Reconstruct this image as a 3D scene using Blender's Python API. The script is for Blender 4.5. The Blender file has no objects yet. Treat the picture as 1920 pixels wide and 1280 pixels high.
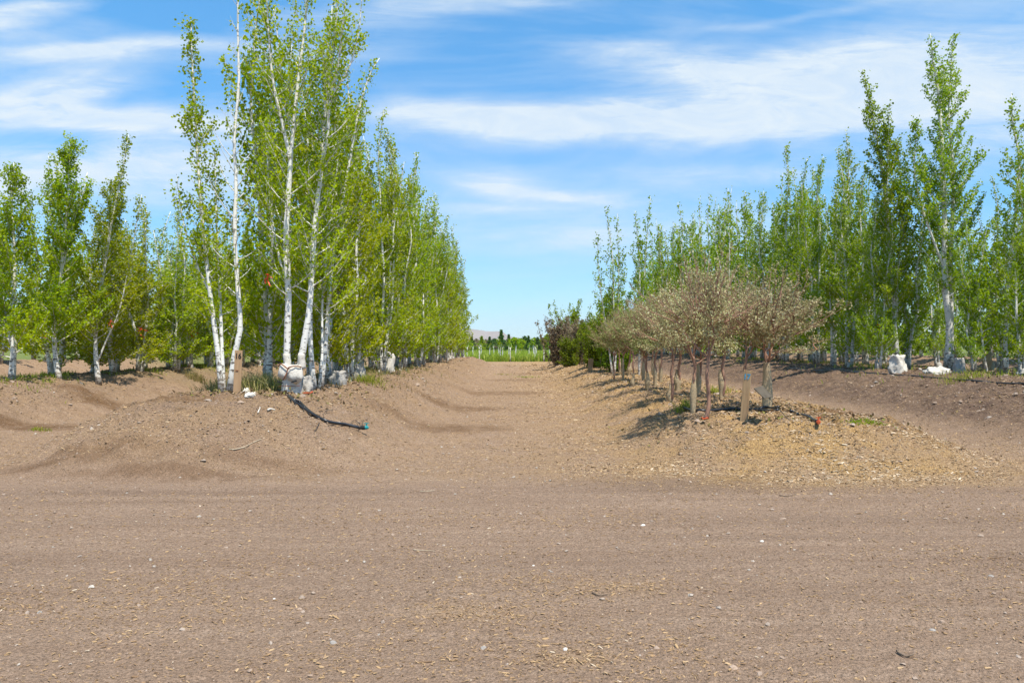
import bpy, math, random
import numpy as np
from mathutils import Vector, Matrix

R = math.radians
scene = bpy.context.scene
COL = scene.collection
# ------------------------------------------------------------------ camera
CAMH = 1.70
F = 1493.0          # focal length in pixels of the 1920 wide photograph
HOR = 648.0
cam_d = bpy.data.cameras.new("camera")
cam_d.lens = 28.0
cam_d.sensor_width = 36.0
cam_d.clip_start = 0.05
cam_d.clip_end = 30000
cam = bpy.data.objects.new("camera", cam_d)
COL.objects.link(cam)
cam.location = (0, 0, CAMH)
cam.rotation_euler = (R(90) + math.atan((HOR - 640) / F), 0, 0)
scene.camera = cam
# ------------------------------------------------------------------ light
SUN_EL, SUN_ROT = R(66), R(150)
scene.view_settings.view_transform = 'Standard'
scene.view_settings.look = 'None'
scene.view_settings.gamma = 1.0
scene.view_settings.exposure = 0.52
sd = bpy.data.lights.new("sun", 'SUN')
sd.energy = 5.0
sd.angle = R(0.5)
sd.color = (1.0, 0.94, 0.83)
so = bpy.data.objects.new("sun", sd)
COL.objects.link(so)
to_sun = Vector((math.sin(SUN_ROT) * math.cos(SUN_EL), math.cos(SUN_ROT) * math.cos(SUN_EL), math.sin(SUN_EL)))
so.rotation_euler = to_sun.to_track_quat('Z', 'Y').to_euler()
so.location = to_sun * 60


class NT:
    """tiny helper to write node trees"""
    def __init__(self, tree):
        self.t = tree
        self.n = tree.nodes
        self.l = tree.links

    def node(self, typ, **kw):
        nd = self.n.new(typ)
        for k, v in kw.items():
            setattr(nd, k, v)
        return nd

    def put(self, sock, v):
        if v is None:
            return
        if isinstance(v, bpy.types.NodeSocket):
            self.l.new(v, sock)
        else:
            sock.default_value = v

    def math(self, op, a, b=None, c=None, clamp=False):
        nd = self.node('ShaderNodeMath', operation=op, use_clamp=clamp)
        self.put(nd.inputs[0], a)
        self.put(nd.inputs[1], b)
        self.put(nd.inputs[2], c)
        return nd.outputs[0]

    def mix(self, f, a, b, typ='MIX'):
        nd = self.node('ShaderNodeMix', data_type='RGBA', blend_type=typ)
        self.put(nd.inputs['Factor'], f)
        ia = [s for s in nd.inputs if s.name == 'A' and s.type == 'RGBA'][0]
        ib = [s for s in nd.inputs if s.name == 'B' and s.type == 'RGBA'][0]
        self.put(ia, c4(a))
        self.put(ib, c4(b))
        return [s for s in nd.outputs if s.type == 'RGBA'][0]

    def ramp(self, f, stops, interp='LINEAR'):
        nd = self.node('ShaderNodeValToRGB')
        nd.color_ramp.interpolation = interp
        el = nd.color_ramp.elements
        while len(el) < len(stops):
            el.new(0.5)
        for e, (p, c) in zip(el, stops):
            e.position = p
            e.color = c4(c) if not isinstance(c, (int, float)) else (c, c, c, 1)
        self.put(nd.inputs[0], f)
        return nd.outputs[0]

    def noise(self, vec, scale, detail=3, rough=0.55, dist=0.0, out=0):
        nd = self.node('ShaderNodeTexNoise')
        self.put(nd.inputs['Vector'], vec)
        nd.inputs['Scale'].default_value = scale
        nd.inputs['Detail'].default_value = detail
        nd.inputs['Roughness'].default_value = rough
        nd.inputs['Distortion'].default_value = dist
        return nd.outputs[out]

    def mapping(self, vec, scale=(1, 1, 1), loc=(0, 0, 0), rot=(0, 0, 0)):
        nd = self.node('ShaderNodeMapping')
        self.put(nd.inputs[0], vec)
        nd.inputs['Location'].default_value = loc
        nd.inputs['Rotation'].default_value = rot
        nd.inputs['Scale'].default_value = scale
        return nd.outputs[0]


def c4(c):
    if isinstance(c, bpy.types.NodeSocket):
        return c
    return (c[0], c[1], c[2], 1.0) if len(c) == 3 else c


# ------------------------------------------------------------------ sky
world = bpy.data.worlds.new("World")
scene.world = world
world.use_nodes = True
W = NT(world.node_tree)
W.n.clear()
sky = W.node('ShaderNodeTexSky', sky_type='NISHITA')
sky.sun_disc = False
sky.sun_elevation = SUN_EL
sky.sun_rotation = SUN_ROT
sky.altitude = 900
sky.air_density = 1.0
sky.dust_density = 0.25
sky.ozone_density = 2.2
tc = W.node('ShaderNodeTexCoord')
sep = W.node('ShaderNodeSeparateXYZ')
W.l.new(tc.outputs['Generated'], sep.inputs[0])
ay = W.math('MAXIMUM', W.math('ABSOLUTE', sep.outputs[1]), 0.12)
az = W.math('DIVIDE', sep.outputs[0], ay)
el_ = W.math('DIVIDE', sep.outputs[2], ay)
comb = W.node('ShaderNodeCombineXYZ')
W.l.new(az, comb.inputs[0])
W.l.new(el_, comb.inputs[1])
comb.inputs[2].default_value = 0.37
warpn = W.noise(W.mapping(comb.outputs[0], scale=(2.6, 6.5, 1)), 1.0, 3, 0.55, 0.3, out=1)
wsep = W.node('ShaderNodeSeparateColor')
W.l.new(warpn, wsep.inputs[0])
azw = W.math('ADD', az, W.math('MULTIPLY', W.math('SUBTRACT', wsep.outputs[0], 0.5), 0.24))
elw = W.math('ADD', el_, W.math('MULTIPLY', W.math('SUBTRACT', wsep.outputs[1], 0.5), 0.075))
# cirrus banks: (azimuth, elevation, half width, half height, slope, strength), radians
BANKS = []
for (px, py, sx, sy, sl, st) in [
        (1230, 215, 330, 34, 0.0, 1.35), (1480, 165, 330, 60, 0.02, 0.95), (1330, 130, 240, 26, -0.1, .5), (1180, 85, 110, 16, 0.0, 0.45),
        (1820, 140, 260, 80, 0.0, 0.75), (860, 205, 170, 24, -0.05, 0.55), (1780, 270, 220, 45, 0.0, 0.45),
        (170, 225, 260, 26, -0.03, 1.0), (120, 165, 150, 28, 0.15, 0.72), (60, 32, 130, 13, 0.1, 0.75),
        (240, 90, 280, 15, 0.05, 0.6), (230, 300, 260, 30, 0.0, 0.62), (800, 15, 260, 26, 0.12, 0.5),
        (950, 335, 100, 24, -0.1, 0.58), (1090, 356, 120, 8, -0.12, 0.45), (1060, 450, 220, 22, 0.0, 0.42),
        (640, 100, 200, 30, 0.1, 0.3), (1180, 380, 350, 60, 0.0, 0.2), (100, 345, 330, 48, 0, 0.6),
        (1450, 30, 240, 10, 0.1, 0.22), (1500, 330, 300, 18, -0.05, 0.25), (900, 390, 90, 12, 0.1, .3),
        (-500, 260, 300, 60, 0.05, 0.7), (2500, 200, 320, 60, 0.05, 0.7), (900, -300, 900, 70, 0.05, 0.5)]:
    a0 = (px - 960) / F
    e0 = (HOR - py) / F
    BANKS.append((a0, e0, sx / F, sy / F, sl, st))
acc = None
for (a0, e0, sa, se, sl, st) in BANKS:
    da = W.math('SUBTRACT', azw, a0)
    de = W.math('SUBTRACT', W.math('SUBTRACT', elw, e0), W.math('MULTIPLY', da, sl))
    q = W.math('ADD', W.math('POWER', W.math('ABSOLUTE', W.math('DIVIDE', da, sa)), 2.0),
               W.math('POWER', W.math('ABSOLUTE', W.math('DIVIDE', de, se)), 2.0))
    g = W.math('MULTIPLY', W.math('EXPONENT', W.math('MULTIPLY', q, -0.85)), st)
    acc = g if acc is None else W.math('ADD', acc, g)
fine0 = W.noise(W.mapping(comb.outputs[0], scale=(8.0, 26.0, 1), rot=(0, 0, R(-8))), 1.0, 6, 0.7, 0.8)
streak = W.noise(W.mapping(comb.outputs[0], scale=(3.0, 22.0, 1), rot=(0, 0, R(5))), 1.0, 6, 0.62, 0.5)
wisp = W.noise(W.mapping(comb.outputs[0], scale=(1.6, 7.0, 1), rot=(0, 0, R(-6))), 1.0, 5, 0.6, 0.8)
tex = W.math('ADD', W.math('MULTIPLY', streak, 0.75), W.math('MULTIPLY', wisp, 0.75))
veil = W.math('MULTIPLY', W.math('SUBTRACT', wisp, 0.38, clamp=True), W.math('MULTIPLY_ADD', fine0, 1.8, 0.5))
fine = W.noise(W.mapping(comb.outputs[0], scale=(7.0, 42.0, 1), rot=(0, 0, R(3))), 1.0, 7, 0.72, 1.2)
tex = W.math('MULTIPLY', tex, W.math('MULTIPLY_ADD', fine, 1.5, 0.25))
cl = W.math('ADD', W.math('MULTIPLY', W.math('MULTIPLY', W.math('SUBTRACT', acc, 0.06, clamp=True), W.math('POWER', tex, 1.5)), 1.75), veil)
cl = W.math('MULTIPLY', cl, 1.0, clamp=True)
cl = W.math('MINIMUM', cl, 1.0)
mott = W.noise(W.mapping(comb.outputs[0], scale=(11.0, 30.0, 1), rot=(0, 0, R(12))), 1.0, 7, 0.7, 1.0)
cl = W.math('MULTIPLY', cl, W.math('MULTIPLY_ADD', mott, 0.75, 0.50, clamp=True))
cl = W.math('MAXIMUM', cl, 0.06)
tint = W.ramp(W.math('DIVIDE', el_, 0.45, clamp=True), [(0.0, (0.50, 0.66, 0.80)), (0.35, (0.42, 0.77, 0.96)), (1.0, (0.30, 0.96, 1.20))])
skycol = W.mix(1.0, sky.outputs[0], tint, 'MULTIPLY')
cloudcol = (4.1, 4.6, 5.0, 1)
mixsky = W.mix(cl, skycol, cloudcol)
bg = W.node('ShaderNodeBackground')
W.l.new(mixsky, bg.inputs[0])
bg.inputs[1].default_value = 0.138
wo = W.node('ShaderNodeOutputWorld')
W.l.new(bg.outputs[0], wo.inputs[0])


# ------------------------------------------------------------------ helpers
def tag(o, label=None, cat=None, group=None, kind=None):
    if label:
        o["label"] = label
    if cat:
        o["category"] = cat
    if group:
        o["group"] = group
    if kind:
        o["kind"] = kind
    return o


def empty(name, loc, label, cat, group=None, rz=0.0, scale=1.0):
    o = bpy.data.objects.new(name, None)
    o.empty_display_size = 0.1
    o.location = loc
    o.rotation_euler = (0, 0, rz)
    o.scale = (scale,) * 3 if not hasattr(scale, '__len__') else scale
    COL.objects.link(o)
    return tag(o, label, cat, group)


def link(name, mesh, parent=None, mat=None):
    o = bpy.data.objects.new(name, mesh)
    COL.objects.link(o)
    if parent is not None:
        o.parent = parent
    if mat is not None:
        if len(mesh.materials) == 0:
            mesh.materials.append(mat)
        elif mesh.materials[0] is not mat:
            o.material_slots[0].link = 'OBJECT'
            o.material_slots[0].material = mat
    return o


def np_mesh(name, V, faces_idx, face_sizes, smooth=False, rnd=None):
    """V (n,3); faces_idx flat int array; face_sizes int array"""
    me = bpy.data.meshes.new(name)
    V = np.asarray(V, dtype=np.float32)
    faces_idx = np.asarray(faces_idx, dtype=np.int32).ravel()
    face_sizes = np.asarray(face_sizes, dtype=np.int32)
    me.vertices.add(len(V))
    me.vertices.foreach_set('co', V.ravel())
    me.loops.add(len(faces_idx))
    me.loops.foreach_set('vertex_index', faces_idx)
    me.polygons.add(len(face_sizes))
    starts = np.concatenate([[0], np.cumsum(face_sizes)[:-1]]).astype(np.int32)
    me.polygons.foreach_set('loop_start', starts)
    me.polygons.foreach_set('use_smooth', np.full(len(face_sizes), smooth))
    if rnd is not None:
        at = me.attributes.new('rnd', 'FLOAT', 'FACE')
        at.data.foreach_set('value', np.asarray(rnd, dtype=np.float32))
    me.update(calc_edges=True)
    return me


class MB:
    """collects tubes, boxes and quads into one mesh"""
    def __init__(self):
        self.v, self.f, self.s, self.n = [], [], [], 0

    def add(self, V, faces):
        V = np.asarray(V, dtype=float)
        self.v.append(V)
        for f in faces:
            self.f.extend([i + self.n for i in f])
            self.s.append(len(f))
        self.n += len(V)

    def tube(self, P, rad, sides=8, cap=True, squash=None):
        P = np.asarray(P, dtype=float)
        n = len(P)
        rad = np.asarray(rad, dtype=float) * np.ones(n)
        T = np.gradient(P, axis=0)
        T /= np.linalg.norm(T, axis=1)[:, None] + 1e-9
        ref = np.array([0.0, 1.0, 0.0]) if abs(T[:, 1]).mean() < 0.8 else np.array([1.0, 0, 0])
        A = np.cross(T, ref)
        A /= np.linalg.norm(A, axis=1)[:, None] + 1e-9
        B = np.cross(T, A)
        ang = np.linspace(0, 2 * math.pi, sides, endpoint=False)
        ring = P[:, None, :] + rad[:, None, None] * (np.cos(ang)[None, :, None] * A[:, None, :] + np.sin(ang)[None, :, None] * B[:, None, :])
        V = ring.reshape(-1, 3)
        i = np.arange(n - 1)[:, None] * sides
        j = np.arange(sides)[None, :]
        j2 = (j + 1) % sides
        q = np.stack([i + j, i + j2, i + sides + j2, i + sides + j], axis=-1).reshape(-1, 4) + self.n
        self.v.append(V)
        self.f.extend(q.ravel().tolist())
        self.s.extend([4] * len(q))
        if cap:
            self.f.extend((np.arange(sides)[::-1] + self.n).tolist())
            self.s.append(sides)
            self.f.extend((np.arange(sides) + self.n + (n - 1) * sides).tolist())
            self.s.append(sides)
        self.n += len(V)

    def box(self, c, size, M=None, taper=1.0):
        sx, sy, sz = [q / 2 for q in size]
        V = []
        for z, t in ((-sz, 1), (sz, taper)):
            V += [(-sx * t, -sy * t, z), (sx * t, -sy * t, z), (sx * t, sy * t, z), (-sx * t, sy * t, z)]
        V = np.array(V)
        if M is not None:
            V = V @ np.array(M).T
        V = V + np.array(c)
        self.add(V, [(3, 2, 1, 0), (4, 5, 6, 7), (0, 1, 5, 4), (1, 2, 6, 5), (2, 3, 7, 6), (3, 0, 4, 7)])

    def mesh(self, name, smooth=False):
        return np_mesh(name, np.concatenate(self.v), self.f, self.s, smooth)


def hash2(ix, iy, seed):
    h = (ix.astype(np.int64) * 374761393 + iy.astype(np.int64) * 668265263 + seed * 974634777) & 0xffffffff
    h = ((h ^ (h >> 13)) * 1274126177) & 0xffffffff
    h = (h ^ (h >> 16)) & 0xffffffff
    return h / 4294967295.0


def vnoise(x, y, seed=0):
    x = np.asarray(x, dtype=float)
    y = np.asarray(y, dtype=float)
    ix, iy = np.floor(x), np.floor(y)
    fx, fy = x - ix, y - iy
    fx, fy = fx * fx * (3 - 2 * fx), fy * fy * (3 - 2 * fy)
    ix, iy = ix.astype(np.int64), iy.astype(np.int64)
    a, b = hash2(ix, iy, seed), hash2(ix + 1, iy, seed)
    c, d = hash2(ix, iy + 1, seed), hash2(ix + 1, iy + 1, seed)
    return (a + (b - a) * fx) * (1 - fy) + (c + (d - c) * fx) * fy - 0.5


def fbm(x, y, seed=0, octv=4, g=0.5):
    t, a = 0, 1.0
    for k in range(octv):
        t = t + a * vnoise(x * 2 ** k + 13.7 * k, y * 2 ** k - 7.1 * k, seed + k)
        a *= g
    return t


def sstep(t):
    t = np.clip(t, 0, 1)
    return t * t * (3 - 2 * t)


# ------------------------------------------------------------------ terrain function
# planting berms run away from the road: (centre, half width, plateau, height, start, end)
SL = 0.010
BERMS = {
    'A': (-4.80, 2.95, 0.95, 0.82, 13.0, 62.0),
    'B': (-13.55, 2.85, 0.7, 0.80, 9.0, 88.0),
    'E': (-22.6, 3.0, 0.7, 1.0, 9.0, 88.0),
    'C': (4.50, 2.75, 1.1, 0.52, 13.2, 66.0),
    'D': (13.9, 5.2, 2.0, 0.88, 12.0, 88.0),
    'G': (24.5, 4.0, 1.2, 1.05, 12.0, 88.0),
}


def berm(k, x, y):
    u0, half, plat, H, y0, y1 = BERMS[k]
    du = x - SL * y - u0
    wob = 0.25 * vnoise(x * 0.35, y * 0.35, 91) + 0.22 * vnoise(x * 1.1, y * 1.1, 92) + 0.16 * vnoise(x * 2.9, y * 2.9, 93)
    dd = np.hypot(du, np.maximum(0, y0 - y)) + np.maximum(0, y - y1) * 0.8 + wob
    t = np.clip((half + 0.25 - dd) / (half + 0.25 - plat), 0, 1)
    # slopes of heaped earth: nearly straight flanks, rounded shoulder and foot
    lin = np.clip(t + 0.03 * (1 - np.cos(t * 6.283)), 0, 1)
    return (0.55 * sstep(t) + 0.45 * lin) * H


def ruts(x, y):
    w = 0.0
    for (yc, wd, am) in ((9.3, 0.16, -0.022), (9.0, 0.14, 0.014), (7.35, 0.2, -0.016), (7.05, 0.15, 0.010), (6.0, 0.24, -0.014), (5.6, .2, .010), (8.3, .3, -.008)):
        yy = y - yc - 0.10 * vnoise(x * 0.3, yc + x * 0.02, 7) - 0.012 * x
        w = w + am * np.exp(-(yy / wd) ** 2) * (0.7 + 0.9 * vnoise(x * 0.8, yc, 8))
    return w


def H(x, y, detail=True):
    x = np.asarray(x, dtype=float)
    y = np.asarray(y, dtype=float)
    h = 0
    for k in BERMS:
        h = h + berm(k, x, y)
    h = h + 0.05 * fbm(x * 0.25, y * 0.25, 3, 2) * sstep((y - 9) / 3) * sstep((95 - y) / 10)
    h = h + ruts(x, y) * sstep((12 - y) / 2)
    # low windrow of churned soil at the road edge on the left
    dd = (y - 10.35 + 0.10 * (x + 5) - 0.02 * (x + 5) ** 2) / 0.28
    h = h + 0.03 * np.exp(-dd ** 2) * sstep((-1.2 - x) / 2)
    if detail:
        inrow = sstep((y - 9.5) / 2)
        mound = np.clip(h / 0.5, 0, 1)
        h = h + (0.010 + 0.035 * mound) * fbm(x * 1.6, y * 1.6, 20, 3) + (0.006 + 0.024 * inrow + 0.062 * mound) * fbm(x * 4.2, y * 4.2, 30, 3, 0.7)
        h = h + (0.007 + 0.012 * inrow + 0.022 * mound) * fbm(x * 12, y * 12, 40, 2)
    return h


def Hs(x, y):
    return float(H(np.array([x]), np.array([y]))[0])


def hit(px, py):
    """point of the ground seen at a pixel of the photograph"""
    t = np.concatenate([np.arange(2.5, 30, 0.02), np.arange(30, 400, 0.15)])
    X = (px - 960) / F * t
    Z = CAMH + (HOR - py) / F * t
    g = H(X, t)
    k = np.argmax(Z <= g)
    if Z[k] > g[k]:
        k = len(t) - 1
    return Vector((X[k], t[k], g[k]))


def at(px, py, d):
    return Vector(((px - 960) / F * d, d, CAMH + (HOR - py) / F * d))


# ------------------------------------------------------------------ materials
def new_mat(name):
    m = bpy.data.materials.new(name)
    m.use_nodes = True
    T = NT(m.node_tree)
    T.n.clear()
    out = T.node('ShaderNodeOutputMaterial')
    return m, T, out


def principled(T, out, col, rough=0.8, bump=None, bstr=0.3, bdist=0.01, spec=0.3, metal=0.0):
    p = T.node('ShaderNodeBsdfPrincipled')
    T.put(p.inputs['Base Color'], c4(col))
    T.put(p.inputs['Roughness'], rough)
    p.inputs['Specular IOR Level'].default_value = spec
    p.inputs['Metallic'].default_value = metal
    if bump is not None:
        b = T.node('ShaderNodeBump')
        b.inputs['Strength'].default_value = bstr
        b.inputs['Distance'].default_value = bdist
        T.put(b.inputs['Height'], bump)
        T.l.new(b.outputs[0], p.inputs['Normal'])
    T.l.new(p.outputs[0], out.inputs[0])
    return p


def obj_coord(T):
    return T.node('ShaderNodeTexCoord').outputs['Object']


def geo_pos(T):
    return T.node('ShaderNodeNewGeometry').outputs['Position']


def simple(name, col, rough=0.7, var=0.25, scale=8, bstr=0.3, bd=0.004, spec=0.3, bscale=60):
    m, T, out = new_mat(name)
    co = obj_coord(T)
    n = T.noise(co, scale, 4)
    c = T.mix(T.ramp(n, [(0.3, 0.0), (0.7, 1.0)]), tuple(q * (1 - var) for q in col), tuple(min(1, q * (1 + var)) for q in col))
    principled(T, out, c, rough, T.noise(co, bscale, 3), bstr, bd, spec)
    return m


def attr(T, name):
    nd = T.node('ShaderNodeAttribute', attribute_name=name)
    return nd.outputs['Fac']


def mat_leaf(name, cols, trans, tw=0.45, rough=0.6, spec=0.08):
    m, T, out = new_mat(name)
    r = attr(T, 'rnd')
    oi = T.node('ShaderNodeObjectInfo')
    c = T.ramp(r, [(i / (len(cols) - 1), q) for i, q in enumerate(cols)])
    hs = T.node('ShaderNodeHueSaturation')
    T.l.new(c, hs.inputs['Color'])
    T.l.new(T.math('MULTIPLY_ADD', oi.outputs['Random'], 0.035, 0.488), hs.inputs['Hue'])
    T.l.new(T.math('MULTIPLY_ADD', oi.outputs['Random'], 0.35, 0.85), hs.inputs['Value'])
    p = T.node('ShaderNodeBsdfPrincipled')
    T.l.new(hs.outputs[0], p.inputs['Base Color'])
    p.inputs['Roughness'].default_value = rough
    p.inputs['Specular IOR Level'].default_value = spec
    tr = T.node('ShaderNodeBsdfTranslucent')
    tcol = T.mix(0.5, hs.outputs[0], trans)
    T.l.new(tcol, tr.inputs[0])
    mx = T.node('ShaderNodeMixShader')
    mx.inputs[0].default_value = tw
    T.l.new(p.outputs[0], mx.inputs[1])
    T.l.new(tr.outputs[0], mx.inputs[2])
    T.l.new(mx.outputs[0], out.inputs[0])
    return m


def mat_bark_white():
    m, T, out = new_mat("white_aspen_bark")
    co = obj_coord(T)
    n1 = T.noise(T.mapping(co, scale=(9, 9, 26)), 1.0, 3, 0.6)       # horizontal scars
    n2 = T.noise(T.mapping(co, scale=(16, 16, 9)), 1.0, 4, 0.6)      # dark blotches
    n3 = T.noise(co, 3.0, 3)
    sepc = T.node('ShaderNodeSeparateXYZ')
    T.l.new(co, sepc.inputs[0])
    low = T.math('SUBTRACT', 1.0, T.math('DIVIDE', sepc.outputs[2], 1.6), clamp=True)   # scarred near the foot
    thr = T.math('MULTIPLY', low, 0.09)
    scar = T.ramp(T.math('ADD', n1, thr), [(0.60, 0.0), (0.64, 1.0)])
    blot = T.ramp(T.math('ADD', n2, thr), [(0.63, 0.0), (0.68, 1.0)])
    base = T.mix(n3, (0.62, 0.60, 0.54), (0.83, 0.82, 0.78))
    c = T.mix(T.math('MAXIMUM', scar, blot), base, (0.12, 0.105, 0.09))
    dirt = T.math('MULTIPLY', T.math('SUBTRACT', 1.0, T.math('DIVIDE', sepc.outputs[2], 0.55), clamp=True), T.ramp(T.noise(co, 14, 4, 0.65), [(0.3, 0.2), (0.6, 1.0)]))
    c = T.mix(T.math('MULTIPLY', dirt, 0.85), c, (0.27, 0.20, 0.14))
    c = T.mix(T.ramp(n3, [(0.45, 0.0), (0.7, 0.45)]), c, (0.50, 0.46, 0.37))
    principled(T, out, c, 0.8, T.math('ADD', n1, n2), 0.35, 0.006, 0.12)
    return m


def mat_twig(name, a, b):
    m, T, out = new_mat(name)
    n = T.noise(obj_coord(T), 7.0, 3)
    principled(T, out, T.mix(n, a, b), 0.8, None, spec=0.2)
    return m


def mat_wood(name, col, dark, streak=(26, 26, 2.2)):
    m, T, out = new_mat(name)
    co = obj_coord(T)
    n = T.noise(T.mapping(co, scale=streak), 1.0, 5, 0.6, 0.6)
    st = T.noise(co, 5.0, 4)
    c = T.mix(T.ramp(n, [(0.35, 0.0), (0.7, 1.0)]), col, dark)
    c = T.mix(T.ramp(st, [(0.55, 0.0), (0.75, 0.45)]), c, tuple(q * 0.45 for q in dark))
    principled(T, out, c, 0.85, n, 0.4, 0.003, 0.2)
    return m


def mat_cloth(name, a, b, dirt=(0.25, 0.2, 0.15), damt=0.5):
    m, T, out = new_mat(name)
    co = obj_coord(T)
    n = T.noise(co, 6, 4, 0.6)
    d = T.ramp(T.noise(co, 11, 5, 0.65), [(0.55, 0.0), (0.72, damt)])
    c = T.mix(n, a, b)
    c = T.mix(d, c, dirt)
    principled(T, out, c, 0.8, T.math('ADD', T.noise(co, 28, 3), T.math('MULTIPLY', T.noise(co, 300, 1), 0.15)), 0.55, 0.02, 0.25)
    return m


def mat_ground():
    m, T, out = new_mat("dirt_ground")
    pos = geo_pos(T)
    mulch, stain, dark, green = attr(T, 'mulch'), attr(T, 'stain'), attr(T, 'dark'), attr(T, 'green')
    far = attr(T, 'far')
    n_big = T.noise(pos, 0.5, 4, 0.6)
    n_mid = T.noise(pos, 4.0, 5, 0.62)
    n_fine = T.noise(pos, 55.0, 5, 0.7)
    n_strk = T.noise(T.mapping(pos, scale=(0.5, 5, 1), rot=(0, 0, R(-1))), 1.0, 4, 0.6)
    n_sm = T.noise(pos, 14.0, 6, 0.75)
    soil = T.mix(T.ramp(n_sm, [(0.3, 0.0), (0.7, 1.0)]), (0.198, 0.130, 0.086), (0.385, 0.274, 0.196))
    soil = T.mix(T.ramp(n_big, [(0.35, 0.0), (0.7, 0.4)]), soil, (0.36, 0.25, 0.175))
    road = T.ramp(n_strk, [(0.35, 0.0), (0.65, 1.0)])
    soil = T.mix(T.math('MULTIPLY', road, 0.65), soil, (0.25, 0.165, 0.11))
    chipc = T.mix(T.ramp(T.noise(pos, 38.0, 4, 0.75, 1.5), [(0.38, 0.0), (0.62, 1.0)]), (0.20, 0.115, 0.05), (0.50, 0.325, 0.14))
    mm = T.math('MULTIPLY', mulch, T.ramp(T.noise(pos, 1.3, 5, 0.65), [(0.36, 0.25), (0.6, 1.0)]), clamp=True)
    c = T.mix(mm, soil, chipc)
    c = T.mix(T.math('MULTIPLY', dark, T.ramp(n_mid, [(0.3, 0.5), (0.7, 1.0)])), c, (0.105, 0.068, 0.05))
    stn = T.math('MULTIPLY', stain, T.ramp(T.noise(pos, 2.2, 5, 0.7), [(0.33, 0.35), (0.55, 1.0)]), clamp=True)
    c = T.mix(stn, c, (0.12, 0.062, 0.028))
    gn = T.ramp(T.noise(pos, 1.0, 5, 0.65), [(0.3, 0.45), (0.55, 1.0)])
    gcol = T.mix(T.noise(pos, 0.25, 4), (0.075, 0.13, 0.02), (0.15, 0.18, 0.045))
    c = T.mix(T.math('MULTIPLY', green, gn), c, gcol)
    # fine light and dark grains
    gr = T.ramp(n_fine, [(0.28, 0.42), (0.5, 1.0), (0.72, 1.6)])
    c = T.mix(1.0, c, gr, 'MULTIPLY')
    vor = T.node('ShaderNodeTexVoronoi')
    T.l.new(pos, vor.inputs['Vector'])
    vor.inputs['Scale'].default_value = 42
    spk = T.ramp(vor.outputs['Distance'], [(0.10, 1.0), (0.19, 0.0)])
    vsel = T.node('ShaderNodeSeparateColor')
    T.l.new(vor.outputs['Color'], vsel.inputs[0])
    pick = T.math('GREATER_THAN', vsel.outputs[0], 0.72)
    c = T.mix(T.math('MULTIPLY', T.math('MULTIPLY', spk, pick), 0.6), c, (0.46, 0.35, 0.25))
    b = T.math('ADD', T.math('MULTIPLY', n_fine, 0.6), T.math('MULTIPLY', T.noise(pos, 18.0, 5, 0.7), 1.6))
    b = T.math('ADD', b, T.math('MULTIPLY', spk, 0.3))
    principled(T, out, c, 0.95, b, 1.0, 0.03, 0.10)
    return m


def mat_chip():
    m, T, out = new_mat("wood_chip")
    r = attr(T, 'rnd')
    c = T.ramp(r, [(0.0, (0.10, 0.06, 0.035)), (0.25, (0.27, 0.165, 0.085)), (0.6, (0.44, 0.29, 0.145)), (0.85, (0.57, 0.42, 0.26)), (1.0, (0.68, 0.56, 0.41))])
    n = T.noise(geo_pos(T), 120, 3)
    c = T.mix(T.math('MULTIPLY', n, 0.5), c, (0.26, 0.17, 0.105))
    principled(T, out, c, 0.85, n, 0.3, 0.002, 0.15)
    return m


def mat_stone():
    m, T, out = new_mat("gravel_stone")
    r = attr(T, 'rnd')
    c = T.ramp(r, [(0.0, (0.19, 0.13, 0.09)), (0.45, (0.30, 0.21, 0.15)), (0.7, (0.36, 0.29, 0.235)), (0.85, (0.42, 0.38, 0.33)), (1.0, (0.70, 0.65, 0.57))], 'LINEAR')
    n = T.noise(geo_pos(T), 90, 4)
    c = T.mix(T.math('MULTIPLY', n, 0.5), c, (0.27, 0.19, 0.14))
    principled(T, out, c, 0.9, n, 0.4, 0.004, 0.2)
    return m


M_ground = mat_ground()
M_chip = mat_chip()
M_stone = mat_stone()
M_leafL = mat_leaf("aspen_leaf_yellow_green", [(0.07, 0.115, 0.004), (0.17, 0.24, 0.005), (0.29, 0.35, 0.006), (0.48, 0.49, 0.008)], (0.70, 0.74, 0.004))
M_leafR = mat_leaf("aspen_leaf_green", [(0.065, 0.125, 0.005), (0.15, 0.235, 0.006), (0.25, 0.33, 0.008), (0.41, 0.46, 0.010)], (0.55, 0.68, 0.006))
M_olive = mat_leaf("silver_leaf", [(0.24, 0.21, 0.09), (0.42, 0.35, 0.18), (0.40, 0.42, 0.19), (0.68, 0.60, 0.41)], (0.62, 0.54, 0.24), 0.3, 0.6)
M_oliveG = mat_leaf("grey_green_leaf", [(0.14, 0.17, 0.05), (0.25, 0.28, 0.09), (0.36, 0.38, 0.14), (0.50, 0.48, 0.26)], (0.45, 0.50, 0.12), 0.3, 0.6)
M_leafY = mat_leaf("bright_leaf", [(0.10, 0.16, 0.01), (0.16, 0.23, 0.012), (0.24, 0.30, 0.02)], (0.4, 0.5, 0.02))
M_leafDk = mat_leaf("dark_leaf", [(0.04, 0.08, 0.015), (0.07, 0.125, 0.02), (0.11, 0.17, 0.025)], (0.16, 0.26, 0.03), 0.3)
M_leafPu = mat_leaf("purple_brown_leaf", [(0.15, 0.10, 0.075), (0.24, 0.175, 0.12), (0.32, 0.25, 0.16), (0.18, 0.19, 0.06)], (0.36, 0.27, 0.14), 0.3)
M_grass = mat_leaf("grass_blade", [(0.10, 0.15, 0.012), (0.20, 0.26, 0.02), (0.32, 0.35, 0.04), (0.46, 0.42, 0.12)], (0.55, 0.6, 0.04), 0.4)
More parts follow.
